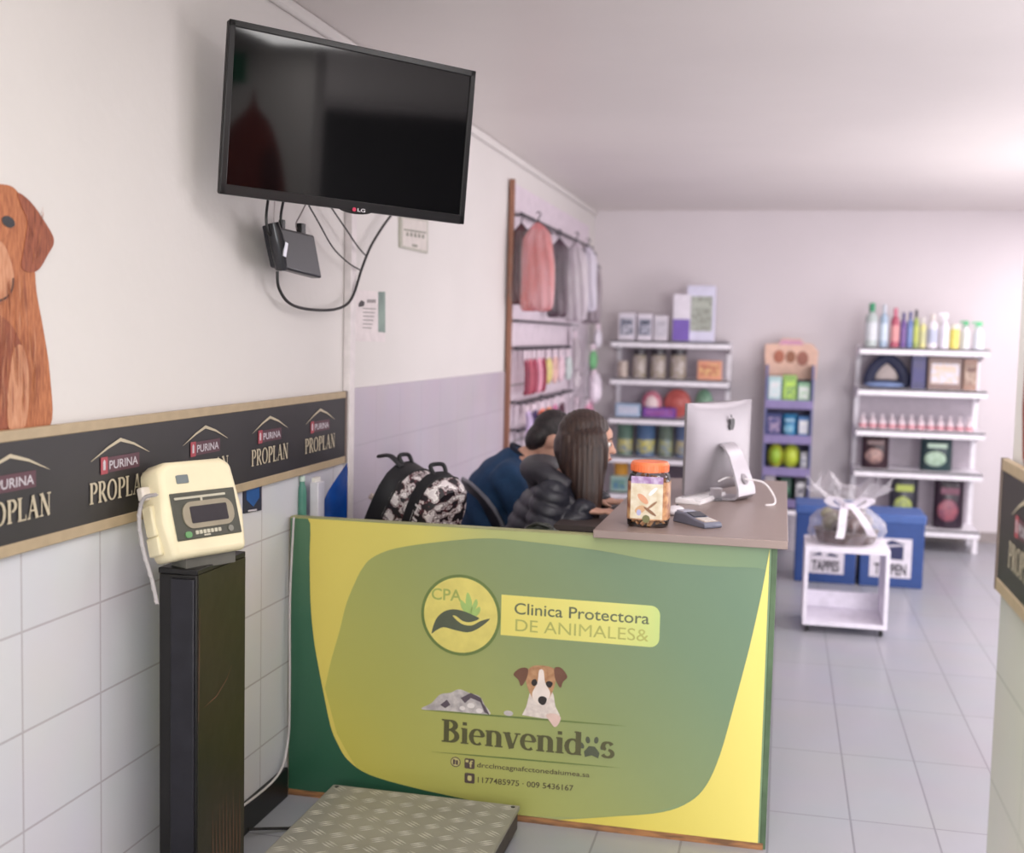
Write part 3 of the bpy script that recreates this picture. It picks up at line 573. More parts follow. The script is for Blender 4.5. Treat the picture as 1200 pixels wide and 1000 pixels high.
for y in (YF+.05, 4.52):
    b = MB(); b.bb((XW+.03, y, 0), (-1.17, y+.02, .77)); b.build('shelf_support', M_lam, ct, world=True)
ZT = CZ+.026
# ------------------------------------------------------------------ worktop objects
jr = thing('treat_jar', 'clear plastic jar of dog treats with an orange screw lid on the brown worktop', 'jar', (-.415, 3.86, ZT))
b = MB(); b.lathe([(.058, 0), (.066, .006), (.068, .02), (.066, .09), (.068, .15), (.064, .168), (.056, .176), (.056, .182)], seg=40, sq=4)
m, nt, bs = newmat('jar_plastic'); N = nt.nodes; L = nt.links
tb = N.new('ShaderNodeBsdfTransparent'); gl = N.new('ShaderNodeBsdfGlossy'); gl.inputs['Roughness'].default_value = .08; fr_ = N.new('ShaderNodeLayerWeight'); fr_.inputs[0].default_value = .35
ms = N.new('ShaderNodeMixShader'); L.new(fr_.outputs['Fresnel'], ms.inputs[0]); L.new(tb.outputs[0], ms.inputs[1]); L.new(gl.outputs[0], ms.inputs[2]); L.new(ms.outputs[0], N['Material Output'].inputs[0]); tb.inputs[0].default_value = (.99, .985, .98, 1)
M_clear = m
b.build('jar_body', M_clear, jr, smooth=True)
b = MB(); b.lathe([(.060, .178), (.062, .180), (.062, .205), (.058, .211), (.001, .212)], seg=40); lid = b.build('lid', mat('lid_orange', (236, 122, 74), .4), jr, smooth=True)
b = MB()
for k in range(40): a = 2*PI*k/40; b.box((.0625*math.cos(a), .0625*math.sin(a), .192), (.002, .003, .02), Matrix.Rotation(a, 3, 'Z'))
b.build('lid_ribs', mat('lid_orange', (236, 122, 74), .4), lid)
b = MB(); P = []
for k in range(9): a = math.radians(-115+k*6.2); P.append(a)
frj = lambda u, v, e: Vector(((.0645+e)*math.sin(u/.065)*1.12, -(.0645+e)*math.cos(u/.065)*1.06, v))
def jarpatch(name, u0, u1, v0, v1, m, e, parent):
    b = MB(); n = 8; vs = []; 
    for i in range(n+1):
        u = u0+(u1-u0)*i/n
        x = u; y = -(.0685+e)
        vs += [Vector((x, y, v0)), Vector((x, y, v1))]
    b.add(vs, [(2*i, 2*i+2, 2*i+3, 2*i+1) for i in range(n)]); return b.build(name, m, parent)
lab = jarpatch('label', -.052, .052, .03, .145, mat('label_cream', (206, 190, 160), .5, c2=(222, 214, 196), scale=40), .0012, jr)
jarpatch('label_band', -.052, .052, .145, .168, mat('label_violet', (150, 112, 160), .5, c2=(196, 176, 206), scale=60), .0018, jr)
frl = lambda u, v, e: Vector((u, -.0703-e, v))
b = MB()
for z in ((.026, .150),):
    rr = []
    for zz in z:
        ring = []
        for k in range(48):
            t_ = 2*PI*k/48; q = 1/((abs(math.cos(t_))**4+abs(math.sin(t_))**4)**.25); ring.append(Vector((.0688*q*math.cos(t_), .0688*q*math.sin(t_), zz)))
        rr.append(ring)
    b.loft(rr, cap=False)
b.build('side_wrap', mat('wrap_warm', (150, 92, 66), .4, c2=(214, 168, 120), scale=34), jr, smooth=True)
M_bis = mat('biscuit', (190, 130, 92), .6, c2=(222, 176, 130), scale=60)
for i, (u, v, a, l, w, m) in enumerate(((-.012, .095, -.75, .036, .010, mat('print_peach', (206, 150, 118), .5)), (.018, .075, .7, .034, .004, mat('print_tan', (150, 112, 84), .5)), (-.02, .06, .5, .03, .012, mat('print_tan2', (200, 160, 122), .5)), (.012, .055, -.6, .04, .005, mat('print_brown', (130, 92, 66), .5)), (-.024, .050, 0, .012, .010, mat('print_lilac', (172, 172, 206), .5)), (.02, .12, .8, .03, .006, mat('print_white', (232, 232, 236), .5)), (0, .03, 0, .02, .013, mat('print_green2', (112, 110, 70), .5)))):
    b = MB(); b.prism([(u+x*math.cos(a)-y*math.sin(a), v+x*math.sin(a)+y*math.cos(a)) for x, y in oval(0, 0, l/1.6, w)], frl, 0, .0004+.0001*i); b.build('label_print', m, lab)
b = MB()
for i in range(190):
    a = random.uniform(0, 2*PI); r = .053*math.sqrt(random.random()); z = random.uniform(.012, .155); R = Euler((random.uniform(0, 3), random.uniform(0, 3), random.uniform(0, 3))).to_matrix()
    b.box((r*math.cos(a), r*math.sin(a), z), (.03, .014, .009), R)
o = b.build('treats', M_bis, jr, bevel=.003); o['kind'] = 'stuff'
# computer
ZI = ZT
c0 = ony(803, 583, 4.4); c1 = ony(882, 465, 4.88)
pA = Vector((-.345, 4.40, 0)); pB = Vector((-.125, 4.885, 0)); dI = (pB-pA); wI = dI.length; angI = math.atan2(dI.y, dI.x)
im = thing('desktop_computer', 'silver all-in-one desktop computer seen from behind on the brown worktop', 'computer', ((pA.x+pB.x)/2, (pA.y+pB.y)/2, ZI), (0, 0, angI))
M_alu = mat('aluminium', (140, 134, 139), .42, metal=.55, var=.01); M_alu2 = mat('aluminium_light', (168, 162, 168), .42, metal=.4, var=.01)
# local x along width, -y is the rear side (toward +X world)
b = MB(); n = 14; rings = []
zz = [0.03, .034, .06, .12, .2, .28, .34, .372, .376]
for i in range(n+1):
    u = -1+2*i/n; x = u*wI/2; bulge = .028*(1-u*u)**.6 if abs(u) < 1 else 0
    ring = []
    for z in zz:
        q = (z-.203)/.173; bz_ = bulge*max(0, (1-q*q))**.5
        ring.append(Vector((x, -.004-bz_, z+.0)))
    ring += [Vector((x, .006, z)) for z in reversed(zz)]
    rings.append(ring)
b.loft(rings); body = b.build('rear_shell', M_alu, im, smooth=True)
b = MB(); b.box((0, .008, .22), (wI-.01, .003, .29)); b.build('screen', mat('imac_screen', (12, 12, 14), .1), im)
b = MB(); b.box((0, .008, .055), (wI-.004, .003, .045)); b.build('chin', M_alu2, im)
# logo on rear
lg = Vector((0.03, 0, .275))
fri = lambda u, v, e: Vector((.04-u, -.0325-e, .292+v))
b = MB(); P = [(0, -.026), (-.008, -.028), (-.018, -.018), (-.023, 0), (-.019, .014), (-.009, .018), (0, .014), (.010, .018), (.019, .012), (.013, .006), (.012, -.004), (.020, -.012), (.015, -.022), (.008, -.028)]
b.prism([(p.x, p.y) for p in catmull(P, 4, True)], fri, 0, .0025); b.prism([(p.x, p.y) for p in catmull([(.001, .020), (.003, .028), (.011, .033), (.010, .025)], 4, True)], fri, 0, .0025)
b.build('logo', mat('logo_black', (30, 27, 32), .5), body)
# stand: foot under, arm rising to the rear centre
b = MB(); hw = .072
path = [(.05, .004), (-.02, .005), (-.09, .006), (-.112, .010), (-.126, .022), (-.124, .045), (-.10, .11), (-.075, .17), (-.05, .205), (-.034, .212)]
pr_ = []
for s_ in (-1, 1): pr_.append(s_)
rings = []
for i, (y, z) in enumerate(path):
    a = path[max(i-1, 0)]; c = path[min(i+1, len(path)-1)]; t = Vector((c[0]-a[0], c[1]-a[1])).normalized(); nn = Vector((-t.y, t.x))*.004
    w = hw*(1-.25*max(0, (z-.03)/.18))
    rings.append([Vector((-w, y+nn.x, z+nn.y)), Vector((w, y+nn.x, z+nn.y)), Vector((w, y-nn.x, z-nn.y)), Vector((-w, y-nn.x, z-nn.y))])
b.loft(rings); b.build('stand', M_alu2, im, smooth=True)
b = MB(); b.lathe([(.022, 0), (.022, .0022), (.001, .0022)], seg=24)
R = Matrix.Rotation(math.radians(64), 3, 'X')
for v in b.v: v.xyz = (R @ v)+Vector((0, -.1165, .082))
b.build('cable_hole', mat('hole_grey', (128, 120, 126), .5), im, smooth=True)
pc = [(0, -.113, .082), (.01, -.19, .075), (0, -.24, .03), (-.04, -.262, .005), (-.09, -.25, .004)]
b = MB(); b.tube(catmull(pc, 6), .0035, 8); b.build('power_cord', mat('cord_white', (226, 220, 222), .4), im, smooth=True)
b = MB(); b.tube(catmull([(0, -.1, .08), (-.03, -.06, .085), (-.06, -.035, .07)], 6), .003, 8); b.build('usb_cord', mat('cord_white', (226, 220, 222), .4), im, smooth=True)
# keyboard, mouse, small stand
ka = onz(782, 596, ZT); kb = onz(846, 575, ZT); dk = kb-ka; ak = math.atan2(dk.y, dk.x)
kbd = thing('keyboard', 'slim white keyboard lying edge-on beside the computer foot', 'keyboard', (ka+kb)/2, (0, 0, ak))
kbd.location = ((ka.x+kb.x)/2+.02, (ka.y+kb.y)/2-.02, ZT)
b = MB(); b.loft([[Vector((-.15, -.05, 0)), Vector((.15, -.05, 0)), Vector((.15, -.05, .012)), Vector((-.15, -.05, .012))], [Vector((-.15, .05, 0)), Vector((.15, .05, 0)), Vector((.15, .05, .02)), Vector((-.15, .05, .02))]]); b.build('case', mat('key_white', (226, 220, 222), .4), kbd, bevel=.003)
for i in range(5):
    for j in range(12):
        if i == 4 and 3 < j < 8: continue
        b = MB() if (i == 0 and j == 0) else b
        b.box((-.132+j*.024, -.04+i*.0185, .0165+.0009*i), (.02, .015, .005))
b.build('keys', mat('key_caps', (238, 234, 236), .4), kbd)
mp_ = onz(790, 604, ZT); mo = thing('computer_mouse', 'small white mouse beside the keyboard, behind the card reader', 'mouse', (mp_.x, mp_.y+.03, ZT), (0, 0, ak))
b = MB(); b.ell((0, 0, .012), (.052, .03, .018)); 
for v in b.v: v.z = max(v.z, 0.001)
b.build('shell', mat('mouse_white', (222, 216, 220), .3), mo, smooth=True)
b = MB(); b.ell((.02, 0, .03), (.008, .004, .003)); b.build('wheel', M_blkm, mo, smooth=True)
pp = onz(838, 580, ZT+.02); ph = thing('phone_stand', 'small silver angled holder standing on the worktop under the screen', 'holder', (pp.x, pp.y, ZT), (0, 0, ak+.4))
b = MB(); b.box((0, 0, .004), (.07, .05, .008)); b.build('base', mat('holder_dark', (90, 86, 90), .4), ph, bevel=.002)
b = MB(); b.box((-.03, 0, .028), (.006, .045, .06), Matrix.Rotation(-.6, 3, 'Y')); b.build('plate', M_alu2, ph, bevel=.002)
# card reader
cd = thing('card_terminal', 'grey payment card terminal lying on the front edge of the brown worktop', 'card terminal', (-.262, 3.93, ZT), (0, 0, math.radians(-48)))
b = MB(); Q = [(-.085, .0), (-.075, .034), (-.02, .036), (.03, .024), (.085, .018), (.092, .010), (.09, 0)]
b.loft([[Vector((x, -.036, z)) for x, z in Q], [Vector((x, -.032, z*1.05)) for x, z in Q], [Vector((x, .032, z*1.05)) for x, z in Q], [Vector((x, .036, z)) for x, z in Q]])
b.build('case', mat('terminal_grey', (104, 106, 122), .4), cd, bevel=.005, seg=3)
b = MB(); b.box((-.058, 0, .037), (.04, .05, .006)); b.build('paper_cover', mat('terminal_pale', (166, 166, 180), .4), cd, bevel=.002)
b = MB(); b.box((.0, 0, .034), (.04, .052, .003), Matrix.Rotation(.24, 3, 'Y')); b.build('screen', mat('terminal_screen', (52, 54, 64), .15), cd)
kp_ = MB(); kp_.box((.052, 0, .0225), (.052, .056, .003), Matrix.Rotation(.1, 3, 'Y')); kpd = kp_.build('keypad', mat('terminal_tan', (176, 160, 148), .5), cd)
for i in range(4):
    b = MB()
    for j in range(3): b.box((.034+i*.012, -.016+j*.016, .0262-.0012*i), (.008, .011, .003))
    b.build('key_row', mat('terminal_key', (206, 200, 198), .5), kpd)
# ------------------------------------------------------------------ people
M_skin = mat('skin', (206, 158, 138), .55, var=.05, scale=12)
M_hair = mat('hair_brown', (42, 29, 28), .48, c2=(64, 45, 38), scale=34, stretch=(3, 3, .16), bump=.2, bscale=60)
M_hairk = mat('hair_black', (26, 21, 24), .45, c2=(46, 36, 38), scale=60, bump=.4, bscale=160)
def limb(b, P, r, seg=16, n=5):
    n_ = len(P); pts = catmull(P, n); rr = []
    for i in range(len(pts)):
        t = i/(len(pts)-1)*(n_-1); k = min(int(t), n_-2); f = t-k; rr.append(r[k]*(1-f)+r[k+1]*f)
    b.tube(pts, rr, seg)
    b.ell(pts[0], (rr[0],)*3, seg=12, n=8); b.ell(pts[-1], (rr[-1],)*3, seg=12, n=8)
def fingers(b, wrist, d, up, side, spread=1.0, curl=.35, sc=1.0):
    """palm and five bent fingers; d = pointing direction, side = direction of the thumb"""
    wrist = Vector(wrist); d = Vector(d).normalized(); up = Vector(up).normalized(); side = Vector(side).normalized()
    pc = wrist+d*.045*sc
    b.ell(pc, (.046*sc, .040*sc, .015*sc), Matrix((d, side, up)).transposed(), 16, 10)
    b.ell(wrist+d*.005, (.03*sc, .028*sc, .02*sc), Matrix((d, side, up)).transposed(), 16, 10)
    for k, (off, L0) in enumerate(((.028, .070), (.010, .080), (-.009, .074), (-.027, .058))):
        root = wrist+d*.080*sc+side*off*sc; L0 *= sc
        dd = (d+side*off*2.2*spread).normalized(); c1 = (dd-up*curl).normalized(); c2 = (dd-up*curl*2.6).normalized()
        p1 = root+dd*L0*.40+up*.006; p2 = p1+c1*L0*.34; p3 = p2+c2*L0*.26
        b.tube([root-dd*.02, root, p1, p2, p3], [.009*sc, .0092*sc, .0086*sc, .008*sc, .0062*sc], 10); b.ell(p3, (.0066*sc,)*3, seg=8, n=6)
    t0 = wrist+d*.022*sc+side*.030*sc; t1 = t0+(d*.6+side*.8-up*.2).normalized()*.034*sc; t2 = t1+(d*.95+side*.25-up*.2).normalized()*.028*sc
    b.tube([t0-side*.012, t0, t1, t2], [.012*sc, .0115*sc, .010*sc, .0075*sc], 10); b.ell(t2, (.0078*sc,)*3, seg=8, n=6)
def head_mesh(b, c, R, s=1.0, jaw=1.0):
    """skull, face, nose, lips, ears; local +y is where the face looks, +z up"""
    c = Vector(c); T = lambda p: R @ (Vector(p)*s)+c
    b.ell(T((0, -.012, .022)), (.076*s, .096*s, .094*s), R); b.ell(T((0, .028, -.035)), (.060*s, .062*s, .075*s), R)
    b.ell(T((0, .048, -.082)), (.030*s, .028*s, .022*s), R); b.ell(T((0, .070, .030)), (.052*s, .022*s, .036*s), R)
    b.loft([[T((-.009, .084, .012)), T((.009, .084, .012)), T((.006, .092, .014)), T((-.006, .092, .014))], [T((-.016, .080, -.030)), T((.016, .080, -.030)), T((.009, .114, -.026)), T((-.009, .114, -.026))]])
    b.ell(T((0, .104, -.026)), (.013*s, .012*s, .010*s), R)
    b.ell(T((0, .087, -.051)), (.022*s, .010*s, .006*s), R); b.ell(T((0, .085, -.062)), (.019*s, .010*s, .007*s), R)
    for sg in (-1, 1):
        b.ell(T((sg*.040, .058, -.012)), (.024*s, .022*s, .024*s), R)
        b.ell(T((sg*.077, -.008, -.008)), (.008*s, .020*s, .032*s), R @ Matrix.Rotation(sg*.25, 3, 'Z')); b.ell(T((sg*.084, -.016, -.002)), (.006*s, .014*s, .024*s), R)
def eyes(root, c, R, s=1.0):
    c = Vector(c); T = lambda p: R @ (Vector(p)*s)+c
    for sg in (-1, 1):
        b = MB(); b.ell(T((sg*.031, .078, .003)), (.0118*s,)*3, R, 14, 10); e = b.build('eye', mat('eye_white', (232, 226, 222), .2), root, smooth=True, world=True)
        b = MB(); b.ell(T((sg*.031, .0885, .003)), (.0062*s, .003*s, .0062*s), R, 12, 8); b.build('iris', mat('iris_brown', (52, 34, 26), .15), e, smooth=True, world=True)
        b = MB(); b.tube([T((sg*.014, .087, .022)), T((sg*.032, .090, .028)), T((sg*.050, .078, .022))], [.002, .0032, .0015], 8); b.build('eyebrow', M_hairk, root, smooth=True, world=True)
    b = MB(); b.ell(T((0, .094, -.056)), (.020*s, .006*s, .0055*s), R, 14, 8); b.build('lips', mat('lips', (176, 108, 104), .4), root, smooth=True, world=True)
def seated(name, label, pel, chest, neck, head, Rh, sh, elb, wr, hd, knee, ank, M_up, M_low, build_hair, wid=.17, fn=None, thick=1.0, hands_up=Vector((0, 0, 1)), hood=None):
    root = MB(); V = Vector
    # ---- body: one continuous surface (head, neck, torso, arms, hands, legs)
    head_mesh(root, head, Rh); limb(root, [V(neck)-V((0, 0, .03)), (V(neck)+V(head))/2, V(head)+Rh @ V((0, -.02, -.05))], [.058, .052, .052])
    limb(root, [pel, (V(pel)+V(chest))/2, chest, neck], [.11, .10, .11, .06])
    for i in (0, 1):
        limb(root, [sh[i], elb[i], wr[i]], [.045, .038, .026]); limb(root, [V(pel)+(V(knee[i])-V(pel))*.12, knee[i], ank[i]], [.07, .055, .038])
        fingers(root, wr[i], hd[i][0], hands_up, hd[i][1])
        limb(root, [sh[i], V(neck)], [.05, .05])
    o = fuse(root, name, M_skin, None, .0055, 5); tag(o, label, 'person')
    eyes(o, head, Rh)
    return o
V = Vector
# --- woman in black padded jacket, facing right (+X), slightly away
RhG = Matrix.Rotation(math.radians(-82), 3, 'Z') @ Matrix.Rotation(math.radians(-6), 3, 'X')
hG = V((-.735, 4.56, 1.205))
G = dict(pel=(-.93, 4.60, .60), chest=(-.87, 4.59, .90), neck=(-.80, 4.575, 1.07), sh=((-.85, 4.43, .99), (-.84, 4.75, .99)), elb=((-.86, 4.36, .80), (-.78, 4.82, .80)), wr=((-.735, 4.42, .958), (-.72, 4.72, .958)),
         hd=((V((1, .05, -.08)), V((0, 1, 0))), (V((1, -.1, -.08)), V((0, -1, 0)))), knee=((-.55, 4.50, .54), (-.55, 4.70, .54)), ank=((-.60, 4.50, .10), (-.60, 4.70, .10)))
girl = seated('person', 'seated person with long brown hair in a black padded hooded jacket, facing right', head=hG, Rh=RhG, M_up=None, M_low=None, build_hair=None, **G)
M_puff = mat('puffer_black', (42, 42, 52), .42, var=.15, scale=10, bump=.15, bscale=40)
b = MB()
b.loft([[V((x+rx*math.cos(2*PI*k/24), y+ry*math.sin(2*PI*k/24), z)) for k in range(24)] for x, y, z, rx, ry in ((-.93, 4.60, .52, .15, .19), (-.935, 4.60, .62, .155, .2), (-.93, 4.60, .75, .15, .20), (-.905, 4.595, .87, .15, .205), (-.875, 4.59, .96, .14, .20), (-.845, 4.585, 1.02, .115, .17), (-.82, 4.58, 1.06, .09, .11), (-.80, 4.575, 1.085, .07, .075))])
for i in (0, 1):
    limb(b, [G['sh'][i], G['elb'][i], V(G['wr'][i])+V((.012, 0, -.004))], [.078, .074, .044])
    limb(b, [V(G['sh'][i])+V((0, 0, -.005)), V(G['neck'])-V((0.01, 0, .03))], [.07, .06])
def puff(c, n):
    return c + n*(.013*abs(math.sin((c.z+.25*c.x)*PI/.055))**.6-.006)
fuse(b, 'padded_jacket', M_puff, girl, .009, 5, fn=puff, world=True)
b = MB()
hp = catmull([(-.78, 4.44, 1.04), (-.87, 4.45, 1.075), (-.93, 4.52, 1.085), (-.945, 4.60, 1.085), (-.92, 4.69, 1.08), (-.85, 4.73, 1.06), (-.77, 4.70, 1.02)], 6)
b.tube(hp, [.03+.038*math.sin(PI*i/(len(hp)-1)) for i in range(len(hp))], 16, .85)
b.ell((-.92, 4.585, 1.045), (.06, .11, .075)); b.tube(catmull([(-.90, 4.43, 1.035), (-.80, 4.415, 1.00), (-.73, 4.43, .93), (-.71, 4.45, .86)], 6), .024, 12)
fuse(b, 'hood', mat('hood_black', (46, 44, 52), .5, var=.12), girl, .009, 6, world=True)
b = MB()
for i in (0, 1):
    limb(b, [(-.92, G['knee'][i][1]+(0.02 if i == 0 else -.02), .575), G['knee'][i], V(G['ank'][i])+V((0, 0, .02))], [.095, .075, .055])
b.ell((-.93, 4.6, .56), (.15, .18, .10)); fuse(b, 'trousers', mat('trousers_dark', (34, 36, 48), .8), girl, .01, 5, world=True)
for i in (0, 1):
    b = MB(); a = V(G['ank'][i]); b.ell(a+V((.06, 0, -.055)), (.13, .045, .045)); b.ell(a+V((0, 0, -.04)), (.055, .048, .06))
    for v in b.v: v.z = max(v.z, .003)
    fuse(b, 'shoe', mat('shoe_dark', (40, 38, 42), .6), girl, .008, 3, world=True)
# hair: cap plus long fall on both sides and back
b = MB(); T = lambda p: RhG @ V(p)+hG
b.ell(T((0, -.022, .030)), (.092, .102, .096), RhG); b.ell(T((0, -.06, -.02)), (.088, .072, .10), RhG)
def strip(xs): b.loft([[V((x+rx*math.cos(2*PI*k/20), y+ry*math.sin(2*PI*k/20), z)) for k in range(20)] for x, y, z, rx, ry in xs])
strip([(hG.x+.002, 4.520, 1.275, .050, .03), (hG.x+.008, 4.490, 1.245, .070, .038), (hG.x+.012, 4.470, 1.19, .082, .038), (hG.x+.012, 4.463, 1.14, .080, .036), (hG.x+.016, 4.458, 1.08, .068, .034), (hG.x+.022, 4.452, 1.02, .056, .032), (hG.x+.028, 4.448, .97, .046, .026), (hG.x+.032, 4.446, .925, .036, .018), (hG.x+.034, 4.446, .90, .022, .008)])
strip([(hG.x+.0, 4.625, 1.275, .060, .03), (hG.x+.0, 4.642, 1.22, .074, .036), (hG.x-.01, 4.650, 1.14, .07, .036), (hG.x-.02, 4.65, 1.04, .055, .03), (hG.x-.02, 4.65, .97, .03, .02)])
strip([(hG.x-.058, 4.56, 1.24, .062, .10), (hG.x-.06, 4.56, 1.18, .068, .105), (hG.x-.045, 4.55, 1.12, .07, .10), (hG.x-.02, 4.52, 1.06, .058, .085), (hG.x+.005, 4.49, .99, .04, .05)])
def strand(c, n):
    a = math.atan2(c.y-hG.y, c.x-hG.x)
    return c+n*.0022*math.sin(a*46+c.x*260)
fuse(b, 'long_hair', M_hair, girl, .006, 12, fn=lambda c, n: c+n*(.003+.0013*math.sin(c.x*330+c.y*120)), world=True)
# --- man in navy sweater, leaning forward, head bowed
RhM = Matrix.Rotation(math.radians(-72), 3, 'Z') @ Matrix.Rotation(math.radians(-42), 3, 'X')
hM = V((-.968, 5.02, 1.165))
D = dict(pel=(-1.16, 5.02, .60), chest=(-1.19, 5.02, .90), neck=(-1.08, 5.02, 1.075), sh=((-1.12, 4.85, 1.00), (-1.10, 5.20, 1.00)), elb=((-.98, 4.82, .80), (-.95, 5.22, .80)), wr=((-.80, 4.90, .70), (-.78, 5.14, .70)),
         hd=((V((1, .2, -.2)), V((0, 1, 0))), (V((1, -.2, -.2)), V((0, -1, 0)))), knee=((-.86, 4.93, .53), (-.86, 5.15, .53)), ank=((-.90, 4.93, .10), (-.90, 5.15, .10)))
man = seated('person', 'seated person with short black hair in a navy blue sweater, head bowed, behind the other', head=hM, Rh=RhM, M_up=None, M_low=None, build_hair=None, **D)
b = MB()
b.loft([[V((x+rx*math.cos(2*PI*k/24), y+ry*math.sin(2*PI*k/24), z+dz*math.cos(2*PI*k/24))) for k in range(24)] for x, y, z, rx, ry, dz in ((-1.17, 5.02, .50, .14, .2, 0), (-1.19, 5.02, .62, .145, .205, 0), (-1.22, 5.02, .76, .145, .21, -.01), (-1.225, 5.02, .88, .14, .215, -.03), (-1.18, 5.02, .97, .13, .215, -.05), (-1.13, 5.02, 1.04, .10, .18, -.05), (-1.095, 5.02, 1.075, .075, .11, -.045), (-1.075, 5.02, 1.095, .062, .07, -.04))])
for i in (0, 1):
    limb(b, [D['sh'][i], D['elb'][i], V(D['wr'][i])], [.082, .062, .042]); limb(b, [D['sh'][i], V(D['neck'])-V((.02, 0, .03))], [.082, .06])
fuse(b, 'sweater', mat('sweater_navy', (22, 56, 92), .85, var=.1, scale=30, bump=.2, bscale=120), man, .009, 7, fn=lambda c, n: c+n*.004*math.sin(c.x*40+c.z*55), world=True)
b = MB(); cpts = [V((-1.085+.062*math.cos(a), 5.02+.066*math.sin(a), 1.09-.045*math.cos(a))) for a in [2*PI*k/24 for k in range(24)]]
b.tube(cpts+[cpts[0]], .011, 8); b.build('collar', mat('collar_dark', (14, 22, 44), .8), man, world=True, smooth=True)
b = MB()
for i in (0, 1): limb(b, [(-1.15, D['knee'][i][1], .575), D['knee'][i], V(D['ank'][i])+V((0, 0, .02))], [.10, .078, .058])
b.ell((-1.16, 5.02, .55), (.15, .19, .10)); fuse(b, 'trousers', mat('trousers_black', (28, 28, 34), .8), man, .01, 5, world=True)
for i in (0, 1):
    b = MB(); a = V(D['ank'][i]); b.ell(a+V((.06, 0, -.055)), (.14, .048, .045)); b.ell(a+V((0, 0, -.04)), (.058, .05, .06))
    for v in b.v: v.z = max(v.z, .003)
    fuse(b, 'shoe', mat('shoe_black', (26, 26, 28), .5), man, .008, 3, world=True)
b = MB(); T = lambda p: RhM @ V(p)+hM
b.ell(T((0, -.022, .036)), (.080, .098, .090), RhM); b.ell(T((0, -.052, -.02)), (.074, .056, .082), RhM)
fuse(b, 'short_hair', M_hairk, man, .006, 4, fn=lambda c, n: c+n*.0015*math.sin(c.x*500+c.z*300), world=True)
# ---- office chairs
def chair(label, x, y, ang, lean, bh=.38):
    t = thing('office_chair', label, 'chair', (x, y, 0), (0, 0, ang))   # local +x is the front
    mk = mat('chair_black', (28, 28, 36), .5); mg = mat('chair_trim', (112, 112, 122), .35)
    b = MB(); b.lathe([(.001, .44), (.20, .44), (.225, .46), (.225, .485), (.20, .50), (.001, .505)], seg=28, sq=3); b.build('seat', mk, t, smooth=True)
    def bp(u, v): # u across -1..1, v 0..1 up
        y_ = u*.20*(1-.25*max(0, v-.7)/.3*abs(u)); z = .60+v*bh; return V((-.19-lean*v-.0+.05*(u*u)*.9, y_, z))
    n = 12; rings = []
    for i in range(n+1):
        v = i/n; w = 1 if v < .7 else math.sqrt(max(.02, 1-((v-.7)/.3)**2*.75)); ring = []
        for k in range(9): u = (-1+2*k/8)*w; ring.append(bp(u, v)+V((.012, 0, 0)))
        for k in range(9): u = (1-2*k/8)*w; ring.append(bp(u, v)-V((.012, 0, 0)))
        rings.append(ring)
    b = MB(); b.loft(rings); b.build('backrest', mk, t, bevel=.004)
    ed = [bp(-1, i/n*.7)-V((0, .004, 0)) for i in range(9)]+[bp(-math.sqrt(max(.02, 1-((v-.7)/.3)**2*.75)), v) for v in (.75, .85, .95, 1.0)]+[bp(math.sqrt(max(.02, 1-((v-.7)/.3)**2*.75)), v) for v in (1.0, .95, .85, .75)]+[bp(1, (8-i)/n*.7)+V((0, .004, 0)) for i in range(9)]
    b = MB(); b.tube(ed, .009, 8); b.build('backrest_rim', mg, t, smooth=True)
    b = MB(); b.tube([(-.05, 0, .45), (-.2, 0, .47), (-.23, 0, .6), (-.23-lean*.3, 0, .72)], .018, 8); b.build('back_arm', mk, t, smooth=True)
    b = MB(); b.lathe([(.025, .08), (.025, .25), (.018, .25), (.018, .45)], seg=16); b.build('gas_column', mg, t, smooth=True)
    for k in range(5):
        a = 2*PI*k/5+.3; b = MB(); b.tube([(0, 0, .10), (.26*math.cos(a), .26*math.sin(a), .065)], [.024, .016], 8); l = b.build('leg', mk, t, smooth=True)
        b = MB(); b.T = Matrix.Translation((.26*math.cos(a), .26*math.sin(a), .028)) @ Matrix.Rotation(a, 4, 'Z') @ Matrix.Rotation(PI/2, 4, 'X'); b.lathe([(.001, -.018), (.027, -.018), (.027, .018), (.001, .018)], seg=16); b.build('castor', mk, l, smooth=True)
    return t
chair('black office chair with grey rimmed backrest behind the person in the navy sweater', -.975, 5.06, math.radians(26), .20)
chair('black office chair under the person in the padded jacket, mostly hidden by the counter', -.93, 4.60, 0, -.02, .22)
b = MB(); b.ell((0, 0, .05), (.075, .05, .05)); b.ell((.04, .0, .035), (.07, .045, .04))
hb = thing('green_handbag', 'dark green soft bag tucked between the padded jacket and the counter top edge', 'bag', (-.80, 4.0, .862), (0, 0, .1))
fuse(b, 'bag_body', mat('bag_green', (52, 58, 48), .5, var=.2, scale=12), hb, .008, 4, fn=lambda c, n: c+n*.004*math.sin(c.x*90+c.y*60))
b = MB(); b.tube(catmull([(-.05, -.01, .085), (-.01, -.03, .103), (.04, -.02, .085)], 6), .007, 8); b.build('handle', mat('bag_handle', (36, 38, 34), .5), hb, smooth=True)
b = MB(); b.bb((-.10, -.07, -.20), (.12, .09, .012)); b.build('bag_base', mat('bag_green', (52, 58, 48), .5), hb, bevel=.03, seg=3)
# stool that carries the bag
t = thing('low_stool', 'low dark stool behind the counter front carrying the dark green bag', 'stool', (-.79, 4.0, 0))
b = MB(); b.lathe([(.001, .63), (.14, .63), (.15, .645), (.14, .658), (.001, .66)], seg=24); b.build('seat', M_blkm, t, smooth=True)
for k in range(4):
    a = PI/4+PI/2*k; b = MB(); b.tube([(.10*math.cos(a), .10*math.sin(a), .64), (.14*math.cos(a), .14*math.sin(a), 0)], .012, 8); b.build('leg', M_blkm, t, smooth=True)
